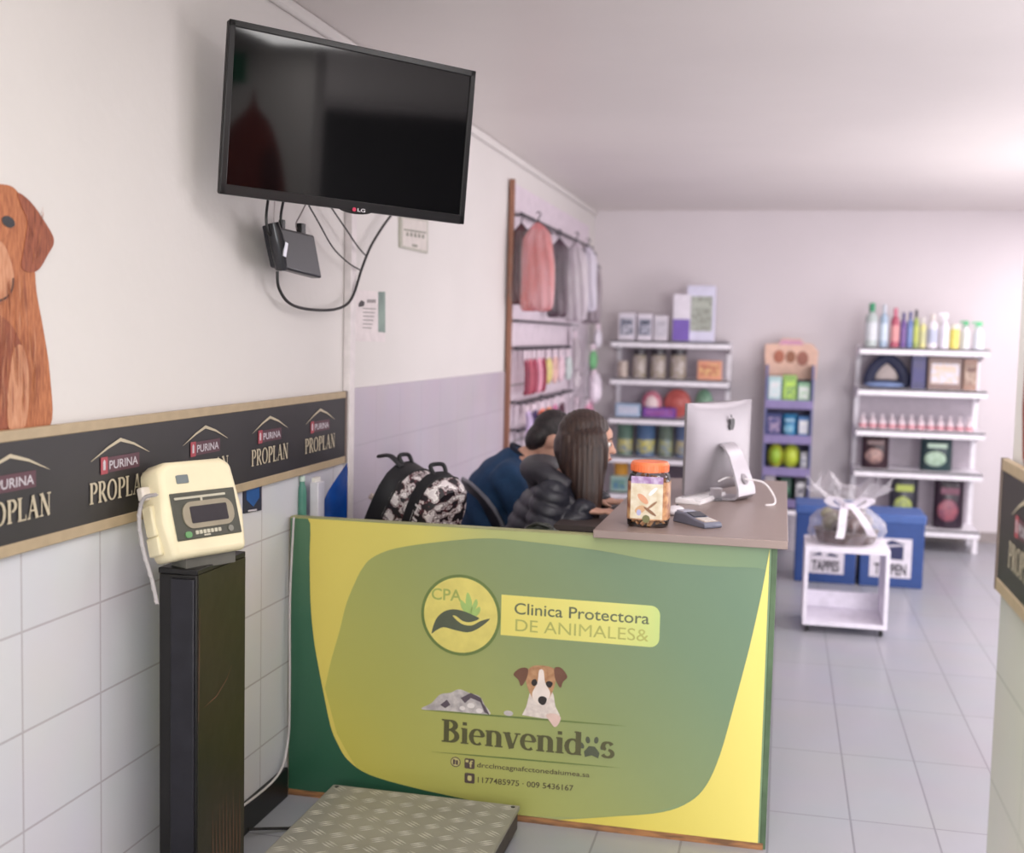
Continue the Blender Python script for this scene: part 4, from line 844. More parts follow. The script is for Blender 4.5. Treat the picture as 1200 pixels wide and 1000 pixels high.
# ---- backpacks on the inner shelf
M_pat = None
m, nt, bs = newmat('bag_print'); N = nt.nodes; L = nt.links
tc = N.new('ShaderNodeTexCoord'); vo = N.new('ShaderNodeTexVoronoi'); vo.inputs['Scale'].default_value = 24; wv = N.new('ShaderNodeTexNoise'); wv.inputs['Scale'].default_value = 34
L.new(tc.outputs['Object'], vo.inputs['Vector']); L.new(tc.outputs['Object'], wv.inputs['Vector'])
r1 = N.new('ShaderNodeValToRGB'); e_ = r1.color_ramp.elements; r1.color_ramp.interpolation = 'CONSTANT'
e_[0].position = 0; e_[0].color = lin((214, 204, 206)); e_[1].position = .66; e_[1].color = lin((28, 24, 30))
for p, c in ((.44, (236, 230, 228)), (.50, (122, 108, 112)), (.56, (206, 196, 196)), (.61, (88, 44, 52))): x = e_.new(p); x.color = lin(c)
mm = N.new('ShaderNodeMath'); mm.operation = 'MULTIPLY_ADD'; L.new(vo.outputs['Distance'], mm.inputs[0]); mm.inputs[1].default_value = .45; L.new(wv.outputs[0], mm.inputs[2])
sb2 = N.new('ShaderNodeMath'); sb2.operation = 'SUBTRACT'; L.new(mm.outputs[0], sb2.inputs[0]); sb2.inputs[1].default_value = .15
L.new(sb2.outputs[0], r1.inputs[0]); L.new(r1.outputs[0], bs.inputs['Base Color']); bs.inputs['Roughness'].default_value = .5; M_pat = m
M_bb = mat('bag_black', (22, 21, 26), .6, var=.1)
def backpack(label, loc, rot, d, h, w, strap=True):
    t = thing('backpack', label, 'backpack', loc, rot)
    # local: x = thickness axis, y = width, z = up; leans
    def ring(x0, x1, s=1.0):
        prof = []
        for k in range(24):
            a = 2*PI*k/24; c, s_ = math.cos(a), math.sin(a); q = 1/((abs(c)**3+abs(s_)**3)**(1/3)); prof.append((w/2*q*c*s, h/2+h/2*q*s_*s))
        return prof
    b = MB(); b.loft([[V((x, y, z)) for y, z in ring(0, 0, s)] for x, s in ((0, .9), (.008, 1), (d*.42, 1.0), (d*.43, .99))]); b.build('back_panel', M_bb, t, smooth=True)
    b = MB(); b.loft([[V((x, y, z)) for y, z in ring(0, 0, s)] for x, s in ((d*.43, .99), (d*.5, 1.01), (d*.85, .97), (d, .86))]); f = b.build('printed_front', M_pat, t, smooth=True)
    b = MB(); P = ring(0, 0, 1.012); b.tube([V((d*.47, y, z)) for y, z in P]+[V((d*.47, P[0][0], P[0][1]))], .004, 6); b.build('zip', M_blkm, t, smooth=True)
    b = MB(); b.tube(catmull([(.02, -.03, h-.005), (-.01, -.03, h+.016), (-.01, .03, h+.016), (.02, .03, h-.005)], 6), .008, 8); b.build('top_handle', M_bb, t, smooth=True)
    if strap: b = MB(); b.tube(catmull([(.03, -w*.2, h*.98), (-.03, -w*.22, h*1.02), (-.075, -w*.23, h*.95)], 6), [.018]*13, 8, .4); b.build('shoulder_strap', M_bb, t, smooth=True)
    b = MB(); b.loft([[V((d-.006, y*.7, h*.08+(z-h*.08)*.5)) for y, z in ring(0, 0)], [V((d+.02, y*.62, h*.08+(z-h*.08)*.45)) for y, z in ring(0, 0)]]); b.build('front_pocket', M_pat, t, smooth=True)
    return t
bk = backpack('black backpack with white patterned front leaning right, left one of the pair behind the counter', (-1.53, 4.26, .80), (0, math.radians(25), math.radians(-16)), .165, .37, .25)
bk2 = backpack('smaller backpack with all-over black and white print, right one leaning on its neighbour', (-1.335, 4.16, .80), (0, math.radians(24), math.radians(-30)), .115, .35, .21, False)
b = MB(); text(b, 'YOUTH', .06, .0, .19, .034, lambda u, v, e: V((.062-v+.02, -.108-e, u)), 0, .02); b.build('side_lettering', mat('bag_white', (226, 220, 222), .5), bk2)
b = MB(); b.tube([ony(434, 581, 4.36), ony(462, 600, 4.42)], .013, 12); 
tag(b.build('paper_roll', mat('roll_beige', (196, 180, 168), .6), smooth=True), 'short beige paper roll leaning behind the left backpack', 'roll')
# ---- things at the left end of the counter
def on_shelf(name, label, cat, parts): pass
xo = lambda px, Y: ony(px, 590, Y).x
x0 = xo(344.5, 3.80); t = thing('file_folder', 'narrow pale yellow folder standing in the corner at the counter left end', 'folder', (x0, 3.80, .80))
b = MB(); b.bb((x0-.009, 3.785, .80), (x0+.009, 3.83, 1.105)); b.build('cover', mat('folder_yellow', (214, 204, 150), .5), t, world=True, bevel=.002)
b = MB(); b.bb((x0-.006, 3.79, .81), (x0+.006, 3.825, 1.11)); b.build('pages', mat('pages_white', (226, 222, 214), .6), t, world=True)
x0 = xo(354, 3.82); t = thing('green_bottle', 'slim green plastic bottle standing beside the pale yellow folder', 'bottle', (x0, 3.82, .80))
b = MB(); b.lathe([(.001, 0), (.014, 0), (.0155, .008), (.0155, .25), (.013, .27), (.009, .28), (.009, .29)], seg=20); b.build('bottle_body', mat('bottle_green', (70, 128, 112), .3, c2=(96, 150, 134), scale=6), t, smooth=True)
b = MB(); b.lathe([(.001, .29), (.010, .29), (.010, .308), (.001, .309)], seg=16); b.build('cap', mat('cap_pale', (196, 214, 204), .4), t, smooth=True)
x0 = xo(369, 3.84); t = thing('white_folder', 'white plastic document holder between the green bottle and the blue folder', 'folder', (x0, 3.86, .80))
b = MB(); b.bb((x0-.020, 3.84, .80), (x0+.012, 3.90, 1.085)); b.build('holder', mat('holder_white', (206, 204, 212), .4), t, world=True, bevel=.003)
b = MB(); b.bb((x0-.014, 3.843, .81), (x0-.002, 3.895, 1.10)); b.build('sheets', mat('pages_white', (226, 222, 214), .6), t, world=True)
t = thing('blue_folder', 'shiny blue plastic folder standing open with a pointed top corner by the conduit', 'folder', (xo(392, 3.95), 3.95, .80))
def fold(name, px, Y, m, bow):
    P = [ony(x, y, Y) for x, y in px]; b = MB()
    zb_ = .80; lo = [V((p.x, Y+bow*math.sin(PI*k/(len(P)-1)), zb_)) for k, p in enumerate(P)]; hi = [V((p.x, Y+bow*.6*math.sin(PI*k/(len(P)-1)), p.z)) for k, p in enumerate(P)]
    b.loft([[*lo, *[p+V((0, .005, 0)) for p in reversed(lo)]], [*hi, *[p+V((0, .005, 0)) for p in reversed(hi)]]]); return b.build(name, m, t, world=True, smooth=True)
fold('front_cover', [(375, 604), (377, 590), (381, 578), (387, 568), (394, 558), (401, 549), (406.5, 543)], 3.93, mat('folder_blue', (22, 74, 158), .22, var=.25, scale=8), .04)
fold('back_cover', [(378, 600), (388, 575), (398, 560), (407, 548)], 3.99, mat('folder_dark_blue', (20, 48, 108), .3), .01)
# ------------------------------------------------------------------ slat wall with hanging goods
sw = thing('slatwall', 'white slatted display panel with brown edge post on the left wall, hung with goods', 'display panel', (XW, 8.3, .2))
b = MB(); b.bb((XW+.009, 6.93, .2), (XW+.03, 9.7, 2.52)); b.build('backing', mat('slat_white', (222, 208, 218), .5), sw, world=True)
b = MB(); b.bb((XW+.009, 6.90, 0), (XW+.04, 6.93, 2.54)); b.build('edge_post', mat('post_brown', (150, 104, 84), .5, var=.12, stretch=(4, 4, .5)), sw, world=True, bevel=.004)
M_slot = mat('slot_grey', (168, 160, 166), .5)
for z in (2.05, 1.9, 1.3, .95, .75, .55):
    b = MB(); b.bb((XW+.03, 6.93, z), (XW+.034, 9.7, z+.016)); b.build('slot', M_slot, sw, world=True)
M_rail = mat('rail_dark', (70, 66, 74), .4, metal=.4)
RAILS = [('rail', 2.335, 6.93, 9.6, .05), ('rail', 1.70, 6.93, 9.1, .035), ('rail', 1.535, 6.93, 8.75, .04), ('rail', 1.205, 6.93, 8.75, .06), ('rail', 1.036, 6.93, 8.2, .06)]
for nm, z, y0, y1, out in RAILS:
    b = MB(); b.tube([(XW+.03+out, y0, z), (XW+.03+out, y1, z)], .012 if z != 1.70 else .008, 8)
    for y in (y0+.05, (y0+y1)/2, y1-.05): b.tube([(XW+.03, y, z), (XW+.03+out, y, z)], .008, 6)
    b.build('rail', M_rail, sw, world=True)
def hung_bag(label, px, z0, z1, w, col, col2, X=-1.47, seed=1):
    """garment in a clear bag on a prong, hanging square to the wall"""
    y = onx(px, 310, X).y; t = thing('hanging_garment', label, 'garment bag', (X, y, z0)); h = z1-z0; rg = random.Random(seed); rings = []
    for zz_, ww, dd in ((0, .80, .35), (.03, .93, .8), (.12, 1, 1.0), (.3, .97, .9), (.5, 1.0, 1), (.66, .93, .85), (.8, .86, .75), (.88, .6, .6), (.94, .3, .35), (.97, .12, .2)):
        sh = rg.uniform(-.008, .008)
        rings.append([V((sh+w/2*ww*math.cos(2*PI*k/28)*(1+.05*math.sin(3*k+zz_*7)), .045*dd*math.sin(2*PI*k/28)*(1+.45*math.sin(k*2.1+zz_*5+seed)), zz_*h*.95+.012*math.sin(k*1.3)*(zz_ < .05))) for k in range(28)])
    b = MB(); b.loft(rings); bd = b.build('garment', mat('hung_%d_%d_%d' % col, col, .5, c2=col2, scale=7, stretch=(2, 2, .6), bump=.5, bscale=14), t, smooth=True, sub=1, auto=False)
    b = MB(); b.loft([[V((v.x*1.05, v.y*1.2-.004, v.z*1.01)) for v in r] for r in rings[1:8]], cap=False); b.build('clear_cover', M_film, bd, smooth=True, auto=False)
    b = MB(); b.tube([(-w*.42, 0, h*.80), (0, 0, h*.93), (w*.42, 0, h*.80)], .006, 6); b.tube(catmull([(0, 0, h*.92), (0, 0, h*.97), (.012, 0, h), (0, 0, h+.018), (-.014, 0, h+.008)], 5), .004, 6); b.build('hanger', M_rail, t, smooth=True)
    return t
m, nt, bs = newmat('garment_film'); N = nt.nodes; L = nt.links
tb = N.new('ShaderNodeBsdfTransparent'); gl = N.new('ShaderNodeBsdfGlossy'); gl.inputs['Roughness'].default_value = .3; nn_ = N.new('ShaderNodeTexNoise'); nn_.inputs['Scale'].default_value = 12; bp = N.new('ShaderNodeBump'); bp.inputs['Strength'].default_value = .9; bp.inputs['Distance'].default_value = .03
L.new(nn_.outputs[0], bp.inputs['Height']); L.new(bp.outputs[0], gl.inputs['Normal']); ms = N.new('ShaderNodeMixShader'); ms.inputs[0].default_value = .12; L.new(tb.outputs[0], ms.inputs[1]); L.new(gl.outputs[0], ms.inputs[2]); L.new(ms.outputs[0], N['Material Output'].inputs[0]); M_film = m
hung_bag('dark maroon garment hanging first from the brown post on the top rail', 610, 1.80, 2.32, .13, (66, 30, 40), (100, 56, 62), X=-1.56, seed=2)
hung_bag('coral pink garment in shiny clear bag on the top rail', 630, 1.76, 2.33, .21, (196, 104, 102), (206, 140, 146), X=-1.45, seed=3)
hung_bag('dark plum garment in clear bag right of the coral pink one', 655, 1.74, 2.31, .15, (58, 36, 52), (90, 66, 80), X=-1.50, seed=4)
hung_bag('pale silver white garment in clear bag on the top rail', 675, 1.72, 2.33, .17, (206, 196, 202), (182, 168, 180), X=-1.46, seed=5)
hung_bag('white garment in clear bag right of the silver one', 689, 1.80, 2.32, .15, (222, 214, 226), (200, 192, 208), X=-1.44, seed=6)
hung_bag('grey brown garment at the right end of the top rail', 695, 1.72, 2.26, .15, (116, 98, 108), (150, 134, 144), X=-1.50, seed=7)
M_card = mat('card_pale', (226, 208, 218), .5)
def hung_item(name, label, cat, y, ztop, h, w, col, x=.075, card=True, gr=None, shape=0):
    t = thing(name, label, cat, (XW+.03+x, y, ztop-h), group=gr)
    if card: b = MB(); b.box((0, 0, h*.86), (.004, w*.9, h*.26)); b.build('header_card', M_card, t)
    b = MB(); mm_ = mat('item_%d_%d_%d' % col, col, .5, var=.15, scale=12)
    if shape == 0:
        for s_ in (-1, 1): b.tube(catmull([(0, s_*w*.12, h*.78), (.012, s_*w*.34, h*.5), (.01, s_*w*.3, h*.1), (0, s_*w*.12, 0)], 4), w*.17, 8)
    elif shape == 1: b.ell((0, 0, h*.4), (.03, w*.45, h*.38), seg=14, n=8)
    else:
        b.tube([V((0, w*.4*math.cos(2*PI*k/16), h*.4+h*.34*math.sin(2*PI*k/16))) for k in range(17)], w*.1, 8)
    b.build('goods', mm_, t, smooth=True)
    b = MB(); b.tube([(0, 0, h*.98), (0, 0, h), (-x*.3, 0, h+.006)], .004, 6); b.build('hook', M_rail, t)
for i, (nm, y, w, col, sh, ds) in enumerate((
    ('leash', 7.03, .07, (134, 48, 70), 0, 'dark crimson leash hanging next to the brown post, middle rail'),
    ('leash', 7.14, .08, (176, 80, 98), 0, 'bright rose leash, second from the brown post on the middle rail'),
    ('leash', 7.26, .08, (156, 56, 80), 0, 'crimson red leash, third from the brown post on the middle rail'),
    ('leash', 7.42, .08, (222, 150, 170), 0, 'light pink leash between two crimson ones on the middle rail'),
    ('leash', 7.55, .08, (140, 36, 66), 0, 'darkest crimson leash right of the light pink one'),
    ('pet_toy', 7.75, .14, (216, 200, 130), 1, 'pale yellow toy on a card, middle rail'),
    ('pet_collar', 7.98, .14, (232, 190, 180), 2, 'peach coloured collar loop on a card, middle rail'),
    ('pet_toy', 8.2, .14, (226, 196, 206), 1, 'pale pink toy on a card right of the peach collar'),
    ('pet_toy', 8.5, .14, (196, 206, 204), 1, 'pale grey green toy on a card at the end of the middle rail'))):
    hung_item(nm, ds, 'leash' if nm == 'leash' else 'pet toy' if nm == 'pet_toy' else 'collar', y, 1.525, .27 if sh == 0 else .24, w, col, shape=sh)
for i, (nm, y, w, col, sh, ds) in enumerate((
    ('pet_toy', 7.06, .09, (196, 176, 212), 0, 'lilac rope toy nearest the brown post on the lower rail'),
    ('pet_harness', 7.26, .14, (66, 50, 96), 2, 'dark purple harness loop on the lower rail'),
    ('pet_toy', 7.5, .15, (236, 120, 88), 1, 'bright orange toy hanging on the lower rail'),
    ('pet_toy', 7.72, .12, (232, 150, 110), 1, 'pale orange toy right of the bright orange one'),
    ('pet_harness', 7.94, .14, (206, 120, 160), 2, 'pink harness loop on the lower rail'),
    ('pet_harness', 8.2, .14, (96, 60, 74), 2, 'brown harness loop on the lower rail'))):
    hung_item(nm, ds, 'pet toy' if nm == 'pet_toy' else 'harness', y, 1.19, .2, w, col, shape=sh, x=.09)
hung_item('pet_collar', 'light blue and white collar hanging on the lowest rail beside the bowed head', 'collar', 7.30, 1.03, .24, .16, (110, 150, 170), shape=2, x=.14)
hung_item('pet_collar', 'white collar on a card hanging on the lowest rail next to the brown post', 'collar', 7.12, 1.02, .2, .1, (222, 218, 216), shape=2, x=.12)
# grid side with white goods beyond
gs = thing('wire_grid', 'white wire display grid beyond the slatted panel near the corner', 'wire grid', (-1.5, 9.3, .3))
b = MB()
for k in range(9): b.tube([(-1.57, 8.8+.1*k, .6), (-1.57, 8.8+.1*k, 1.75)], .004, 6)
for k in range(12): b.tube([(-1.57, 8.8, .6+.1*k), (-1.57, 9.6, .6+.1*k)], .004, 6)
b.build('grid', mat('grid_white', (216, 208, 216), .4), gs, world=True)
def gi(nm, ds, cat, y, z, h, w, col, sh, x=.06): hung_item(nm, ds, cat, y, z, h, w, col, shape=sh, x=x)
gi('pet_toy', 'grey toy on a card hanging high on the white wire grid', 'pet toy', 8.85, 1.66, .3, .12, (176, 166, 172), 0)
gi('pet_toy', 'white cup shaped toy on the wire grid', 'pet toy', 8.95, 1.40, .2, .14, (206, 196, 202), 1)
gi('pet_toy', 'small white toy with dark detail low on the wire grid', 'pet toy', 9.0, 1.15, .18, .14, (210, 196, 206), 2)
gi('pet_toy', 'bright green ball toy in white net at the right of the wire grid', 'pet toy', 9.25, 1.56, .22, .26, (116, 180, 126), 1, .14)
gi('pet_toy', 'white bone toy hanging under the green ball toy', 'pet toy', 9.2, 1.36, .24, .22, (226, 214, 226), 0, .16)
gi('pet_toy', 'pink ring toy low at the right of the wire grid', 'pet toy', 9.1, 1.13, .2, .24, (216, 150, 176), 2, .14)
gi('pet_toy', 'white net bag toy above the green ball toy', 'pet toy', 9.4, 1.72, .2, .24, (222, 216, 226), 1, .15)
# ------------------------------------------------------------------ shelving
M_shw = mat('shelf_white', (236, 232, 238), .4); M_shb = mat('shelf_back', (178, 168, 178), .5, var=.04)
def gondola(label, x0, x1, yf, dp, levels, ztop, base, legs=True):
    t = thing('shelving_unit', label, 'shelving', ((x0+x1)/2, yf+dp, 0))
    b = MB(); b.bb((x0+.03, yf+dp-.02, base), (x1-.03, yf+dp, ztop)); b.build('back_panel', M_shb, t, world=True)
    for x in (x0+.02, x1-.02):
        b = MB(); b.bb((x-.02, yf+dp-.03, 0), (x+.02, yf+dp+.03, ztop)); b.build('upright', M_shw, t, world=True, bevel=.003)
    for i, z in enumerate(levels):
        b = MB(); b.bb((x0, yf, z-.056), (x1, yf+.02, z)); b.bb((x0, yf, z-.02), (x1, yf+dp-.02, z)); sh = b.build('shelf_board', M_shw, t, world=True, bevel=.003)
        for x in (x0+.006, x1-.006):
            b = MB(); b.prism([(yf+.03, z-.02), (yf+dp-.03, z-.02), (yf+dp-.03, z-.10), (yf+dp-.06, z-.10)], lambda u, v, e: V((e, u, v)), x-.004, x+.004); b.build('bracket', M_shw, sh, world=True)
    for x in (x0+.03, x1-.03):
        b = MB(); b.bb((x-.02, yf+.02, 0), (x+.02, yf+.06, levels[-1])); b.build('leg', M_shw, t, world=True, bevel=.003)
    return t
SL = [1.592, 1.282, .957, .63, .33, .10]; SR = [1.585, 1.265, .945, .625, .175]
gondola('white shelving unit in the left back corner with jars, bowls and tins', -1.40, -.43, 9.70, .42, SL, 1.60, .1)
gondola('white shelving unit on the right of the back wall with bottles on its top shelf', .575, 1.53, 9.60, .45, SR, 1.60, .1)
YP = {'L': 9.80, 'R': 9.70}
def prod(kind, name, label, cat, side, lev, px0, px1, ytop, col, col2=None, gr=None, extra=None, dep=None, yo=0):
    """a shop article standing on shelf level lev; its width and height measured in the photo"""
    Y = YP[side]+yo; z0 = (SL if side == 'L' else SR)[lev]
    a, c = ony(px0, ytop, Y), ony(px1, ytop, Y); x0, x1, h = a.x, c.x, max(.05, (a.z+c.z)/2-z0); w = x1-x0
    t = thing(name, label, cat, ((x0+x1)/2, Y+.04, z0), group=gr)
    article(kind, t, w, h, col, col2 or tuple(min(255, v+30) for v in col), extra or (230, 226, 226), dep); return t
def cm(c, r=.4, c2=None, sc=14): return mat('art_%d_%d_%d%s' % (*c, '_%d_%d_%d' % c2 if c2 else ''), c, r, c2=c2, scale=sc, var=.06)
def article(kind, t, w, h, col, col2, ex, dep=None):
    if kind == 'box':
        d = dep or min(w, .14); b = MB(); b.box((0, 0, h/2), (w, d, h)); bd = b.build('carton', cm(col), t, bevel=.004)
        b = MB(); b.box((0, -d/2-.001, h*.5), (w*.82, .002, h*.62)); lb_ = b.build('label', cm(col2, .45, ex, 30), bd)
        b = MB(); b.box((0, -d/2-.003, h*.66), (w*.6, .002, h*.12)); b.build('label_band', cm(ex), bd)
    elif kind == 'boxlow':
        d = dep or .14; b = MB(); b.box((0, 0, h/2), (w, d, h)); bd = b.build('carton', cm(ex), t, bevel=.004)
        b = MB(); b.box((0, -d/2-.001, h*.24), (w*.98, .002, h*.46)); b.build('lower_print', cm(col), bd)
    elif kind == 'bottle':
        r = w/2*.92; b = MB(); b.lathe([(.001, 0), (r*.95, 0), (r, .01), (r, h*.66), (r*.8, h*.74), (r*.42, h*.78), (r*.42, h*.8)], seg=18); bd = b.build('bottle_body', cm(col, .3), t, smooth=True)
        b = MB(); b.lathe([(r*1.01, h*.15), (r*1.02, h*.16), (r*1.02, h*.55), (r*1.01, h*.56)], seg=18); b.build('label', cm(col2, .4), bd, smooth=True)
        b = MB(); b.lathe([(.001, h*.8), (r*.5, h*.8), (r*.5, h*.97), (r*.42, h), (.001, h)], seg=14); b.build('cap', cm(ex, .35), t, smooth=True)
    elif kind == 'spray':
        r = w/2*.8; b = MB(); b.lathe([(.001, 0), (r*.95, 0), (r, .01), (r, h*.55), (r*.6, h*.66), (r*.3, h*.72), (r*.3, h*.76)], seg=18); b.build('bottle_body', cm(col, .3), t, smooth=True)
        b = MB(); b.box((0, 0, h*.86), (r*1.1, r*.7, h*.16)); b.box((-r*.9, 0, h*.9), (r*.9, r*.4, h*.07)); b.tube([(-r*.3, 0, h*.84), (-r*.8, 0, h*.7)], .006, 6); b.build('trigger_head', cm(ex, .35), t, bevel=.004)
    elif kind == 'jar':
        r = w/2; b = MB(); b.lathe([(.001, 0), (r*.92, 0), (r*.98, .01), (r*.98, h*.74), (r*.8, h*.8)], seg=20); bd = b.build('jar_body', cm(col, .25, col2, 30), t, smooth=True)
        b = MB(); b.lathe([(.001, h*.8), (r*.95, h*.8), (r*.97, h*.98), (.001, h)], seg=20); b.build('lid', cm(ex, .35), t, smooth=True)
    elif kind == 'tin':
        r = w/2; b = MB(); b.lathe([(.001, 0), (r, 0), (r, .008), (r*.97, .012), (r*.97, h-.012), (r, h-.008), (r, h), (.001, h-.002)], seg=22); bd = b.build('tin_body', cm(col, .35), t, smooth=True)
        b = MB(); b.lathe([(r*.975, h*.1), (r*.985, h*.12), (r*.985, h*.5), (r*.975, h*.52)], seg=22); b.build('lower_label', cm(col2, .35, ex, 24), bd, smooth=True)
    elif kind == 'round':
        b = MB(); b.ell((0, 0, h/2), (w/2, .05, h/2), seg=22, n=12); bd = b.build('dish', cm(col, .4, col2, 20), t, smooth=True)
        b = MB(); b.ell((0, -.035, h/2), (w*.32, .025, h*.32), seg=18, n=10); b.build('centre', cm(ex, .4), bd, smooth=True)
    elif kind == 'pouch':
        b = MB(); rings = []
        for q, ww, dd in ((0, .94, .05), (.05, 1, .055), (.3, 1, .06), (.7, .98, .045), (.92, .97, .012), (1, .97, .006)):
            rings.append([V((x_*w/2*ww, s_*dd*(1-abs(x_)**3)+s_*.004, q*h)) for s_ in (-1, 1) for x_ in ([-1, -.6, 0, .6, 1] if s_ < 0 else [1, .6, 0, -.6, -1])])
        b.loft(rings); bd = b.build('pouch', cm(col, .3), t, smooth=True, auto=False)
        b = MB(); rings = []
        b.ell((-.05*w, -.060, h*.36), (w*.34, .014, h*.22), seg=16, n=8); b.build('picture_print', cm(col2, .4, ex, 26), bd, smooth=True)
        b = MB(); b.box((0, -.056, h*.74), (w*.6, .02, h*.12)); b.build('title_band', cm(ex), bd)
# left unit, top
prod('box', 'carton', 'leftmost small white and dark carton on top of the left shelving', 'carton', 'L', 0, 726, 745, 367, (222, 216, 226), (206, 204, 216), None, (96, 100, 118))
prod('box', 'carton', 'second white and dark carton on top of the left shelving', 'carton', 'L', 0, 748, 765, 368, (226, 220, 230), (190, 190, 206), None, (70, 76, 96))
prod('box', 'carton', 'third and palest carton on top of the left shelving', 'carton', 'L', 0, 767, 783, 370, (220, 214, 222), (210, 206, 216), None, (186, 182, 192))
prod('boxlow', 'carton', 'white carton with purple lower half beside the tall picture box', 'carton', 'L', 0, 790, 810, 345, (120, 92, 180), None, None, (228, 222, 232))
prod('box', 'picture_box', 'tallest box with grey green picture on top of the left shelving', 'carton', 'L', 0, 806, 839, 335, (214, 212, 232), (140, 142, 132), None, (176, 182, 170), yo=.06)
# row 2
prod('jar', 'small_jar', 'small tan jar at the left end of the second shelf', 'jar', 'L', 1, 723, 736, 423, (176, 160, 150), None, None, (196, 180, 170))
for k, (a, c, ds) in enumerate(((741, 758, 'left one of three dark lidded jars on the second shelf'), (762, 781, 'middle one of three dark lidded jars on the second shelf'), (785, 805, 'right one of three dark lidded jars on the second shelf'))):
    prod('jar', 'treat_canister', ds, 'jar', 'L', 1, a, c, 409, (186, 174, 172), (150, 140, 120), 'dark lidded jars on the second shelf', (50, 44, 52))
prod('box', 'carton', 'orange and yellow carton at the right end of the second shelf', 'carton', 'L', 1, 818, 846, 423, (222, 156, 126), (228, 190, 130), None, (190, 110, 90))
# row 3
prod('box', 'carton', 'low pale blue carton on the third shelf', 'carton', 'L', 2, 722, 751, 473, (156, 180, 206), (206, 210, 226), None, (190, 196, 214))
prod('round', 'pet_bowl', 'upright round pink bowl with pale centre on the third shelf', 'bowl', 'L', 2, 752, 776, 458, (206, 150, 160), (196, 90, 120), None, (228, 206, 206))
prod('box', 'carton', 'flat purple carton under the pink bowl on the third shelf', 'carton', 'L', 2, 753, 792, 478, (110, 60, 150), (140, 60, 120), None, (150, 100, 180), yo=-.05, dep=.05)
prod('round', 'pet_bowl', 'large upright round terracotta red bowl on the third shelf', 'bowl', 'L', 2, 778, 810, 456, (180, 88, 82), (190, 100, 94), None, (176, 84, 78))
prod('round', 'pet_cushion', 'green round cushion behind the computer on the third shelf', 'cushion', 'L', 2, 814, 836, 456, (100, 140, 116), (120, 150, 126), None, (110, 144, 120))
# row 4 tins
for k, (a, c, c1, c2, ds) in enumerate(((722, 742, (84, 110, 96), (190, 180, 90), 'leftmost green and yellow tin on the fourth shelf'), (745, 768, (70, 96, 130), (196, 186, 80), 'blue and yellow tin, second on the fourth shelf'), (771, 789, (90, 104, 92), (160, 160, 96), 'dull green tin, third on the fourth shelf'), (791, 810, (76, 92, 124), (176, 160, 110), 'slate blue and tan tin just left of the computer'), (813, 832, (80, 100, 80), (190, 180, 90), 'green tin hidden behind the computer screen'))):
    prod('tin', 'food_tin', ds, 'tin', 'L', 3, a, c, 497+k*.5, c1, c2, None, (110, 130, 150))
prod('tin', 'food_tin', 'orange yellow tin on the fifth shelf beside the long hair', 'tin', 'L', 4, 719, 736, 541, (196, 140, 50), (210, 170, 60), None, (150, 90, 40))
prod('box', 'carton', 'blue and pale green carton low on the left shelving above the jar shoulder', 'carton', 'L', 4, 716, 735, 558, (150, 176, 166), (50, 96, 166), None, (120, 160, 130), yo=-.08)
prod('box', 'carton', 'dark carton on the fifth shelf behind the jar lid', 'carton', 'L', 4, 783, 806, 541, (58, 46, 60), (70, 56, 70), None, (60, 50, 62))
# right unit, top bottles
prod('bottle', 'shampoo_bottle', 'grey bottle with green cap, first on the right shelving top', 'bottle', 'R', 0, 1015, 1031, 355, (176, 186, 184), (206, 210, 214), None, (56, 140, 100))
prod('bottle', 'shampoo_bottle', 'slim light blue bottle, second on the right shelving top', 'bottle', 'R', 0, 1032, 1043, 357, (160, 180, 200), (200, 214, 226), None, (190, 196, 206))
prod('bottle', 'shampoo_bottle', 'rose red bottle, third on the right shelving top', 'bottle', 'R', 0, 1045, 1056, 361, (176, 84, 104), (216, 150, 150), None, (196, 110, 130))
prod('bottle', 'shampoo_bottle', 'violet bottle between the rose red and the blue one', 'bottle', 'R', 0, 1056, 1064, 366, (104, 76, 140), (120, 90, 150), None, (70, 66, 120))
prod('bottle', 'shampoo_bottle', 'blue bottle with dark cap on the right shelving top', 'bottle', 'R', 0, 1064, 1072, 365, (104, 124, 176), (120, 140, 190), None, (76, 80, 130))
prod('bottle', 'shampoo_bottle', 'olive green bottle with a black cap on the right shelving top', 'bottle', 'R', 0, 1071, 1079, 363, (150, 166, 90), (180, 190, 96), None, (56, 56, 64))
prod('bottle', 'shampoo_bottle', 'pale yellow bottle with white cap on the right shelving top', 'bottle', 'R', 0, 1079, 1087, 372, (214, 210, 140), (200, 200, 150), None, (222, 218, 210))
prod('bottle', 'shampoo_bottle', 'white bottle with grey label, left of the white pump bottle', 'bottle', 'R', 0, 1088, 1101, 368, (226, 222, 230), (180, 186, 206), None, (214, 206, 200))
prod('spray', 'pump_bottle', 'tall white pump bottle in the middle right of the shelving top', 'bottle', 'R', 0, 1102, 1116, 364, (230, 226, 236), None, None, (236, 232, 240))
prod('jar', 'small_jar', 'small yellow jar with pale lid on the right shelving top', 'jar', 'R', 0, 1114, 1126, 380, (214, 200, 90), (226, 216, 120), None, (230, 226, 206))
prod('spray', 'spray_bottle', 'white spray bottle with green trigger, left one of the two', 'bottle', 'R', 0, 1127, 1140, 374, (214, 218, 220), None, None, (70, 170, 110))
prod('spray', 'spray_bottle', 'white spray bottle with green trigger at the right end of the shelf', 'bottle', 'R', 0, 1141, 1157, 375, (220, 224, 230), None, None, (90, 190, 130))
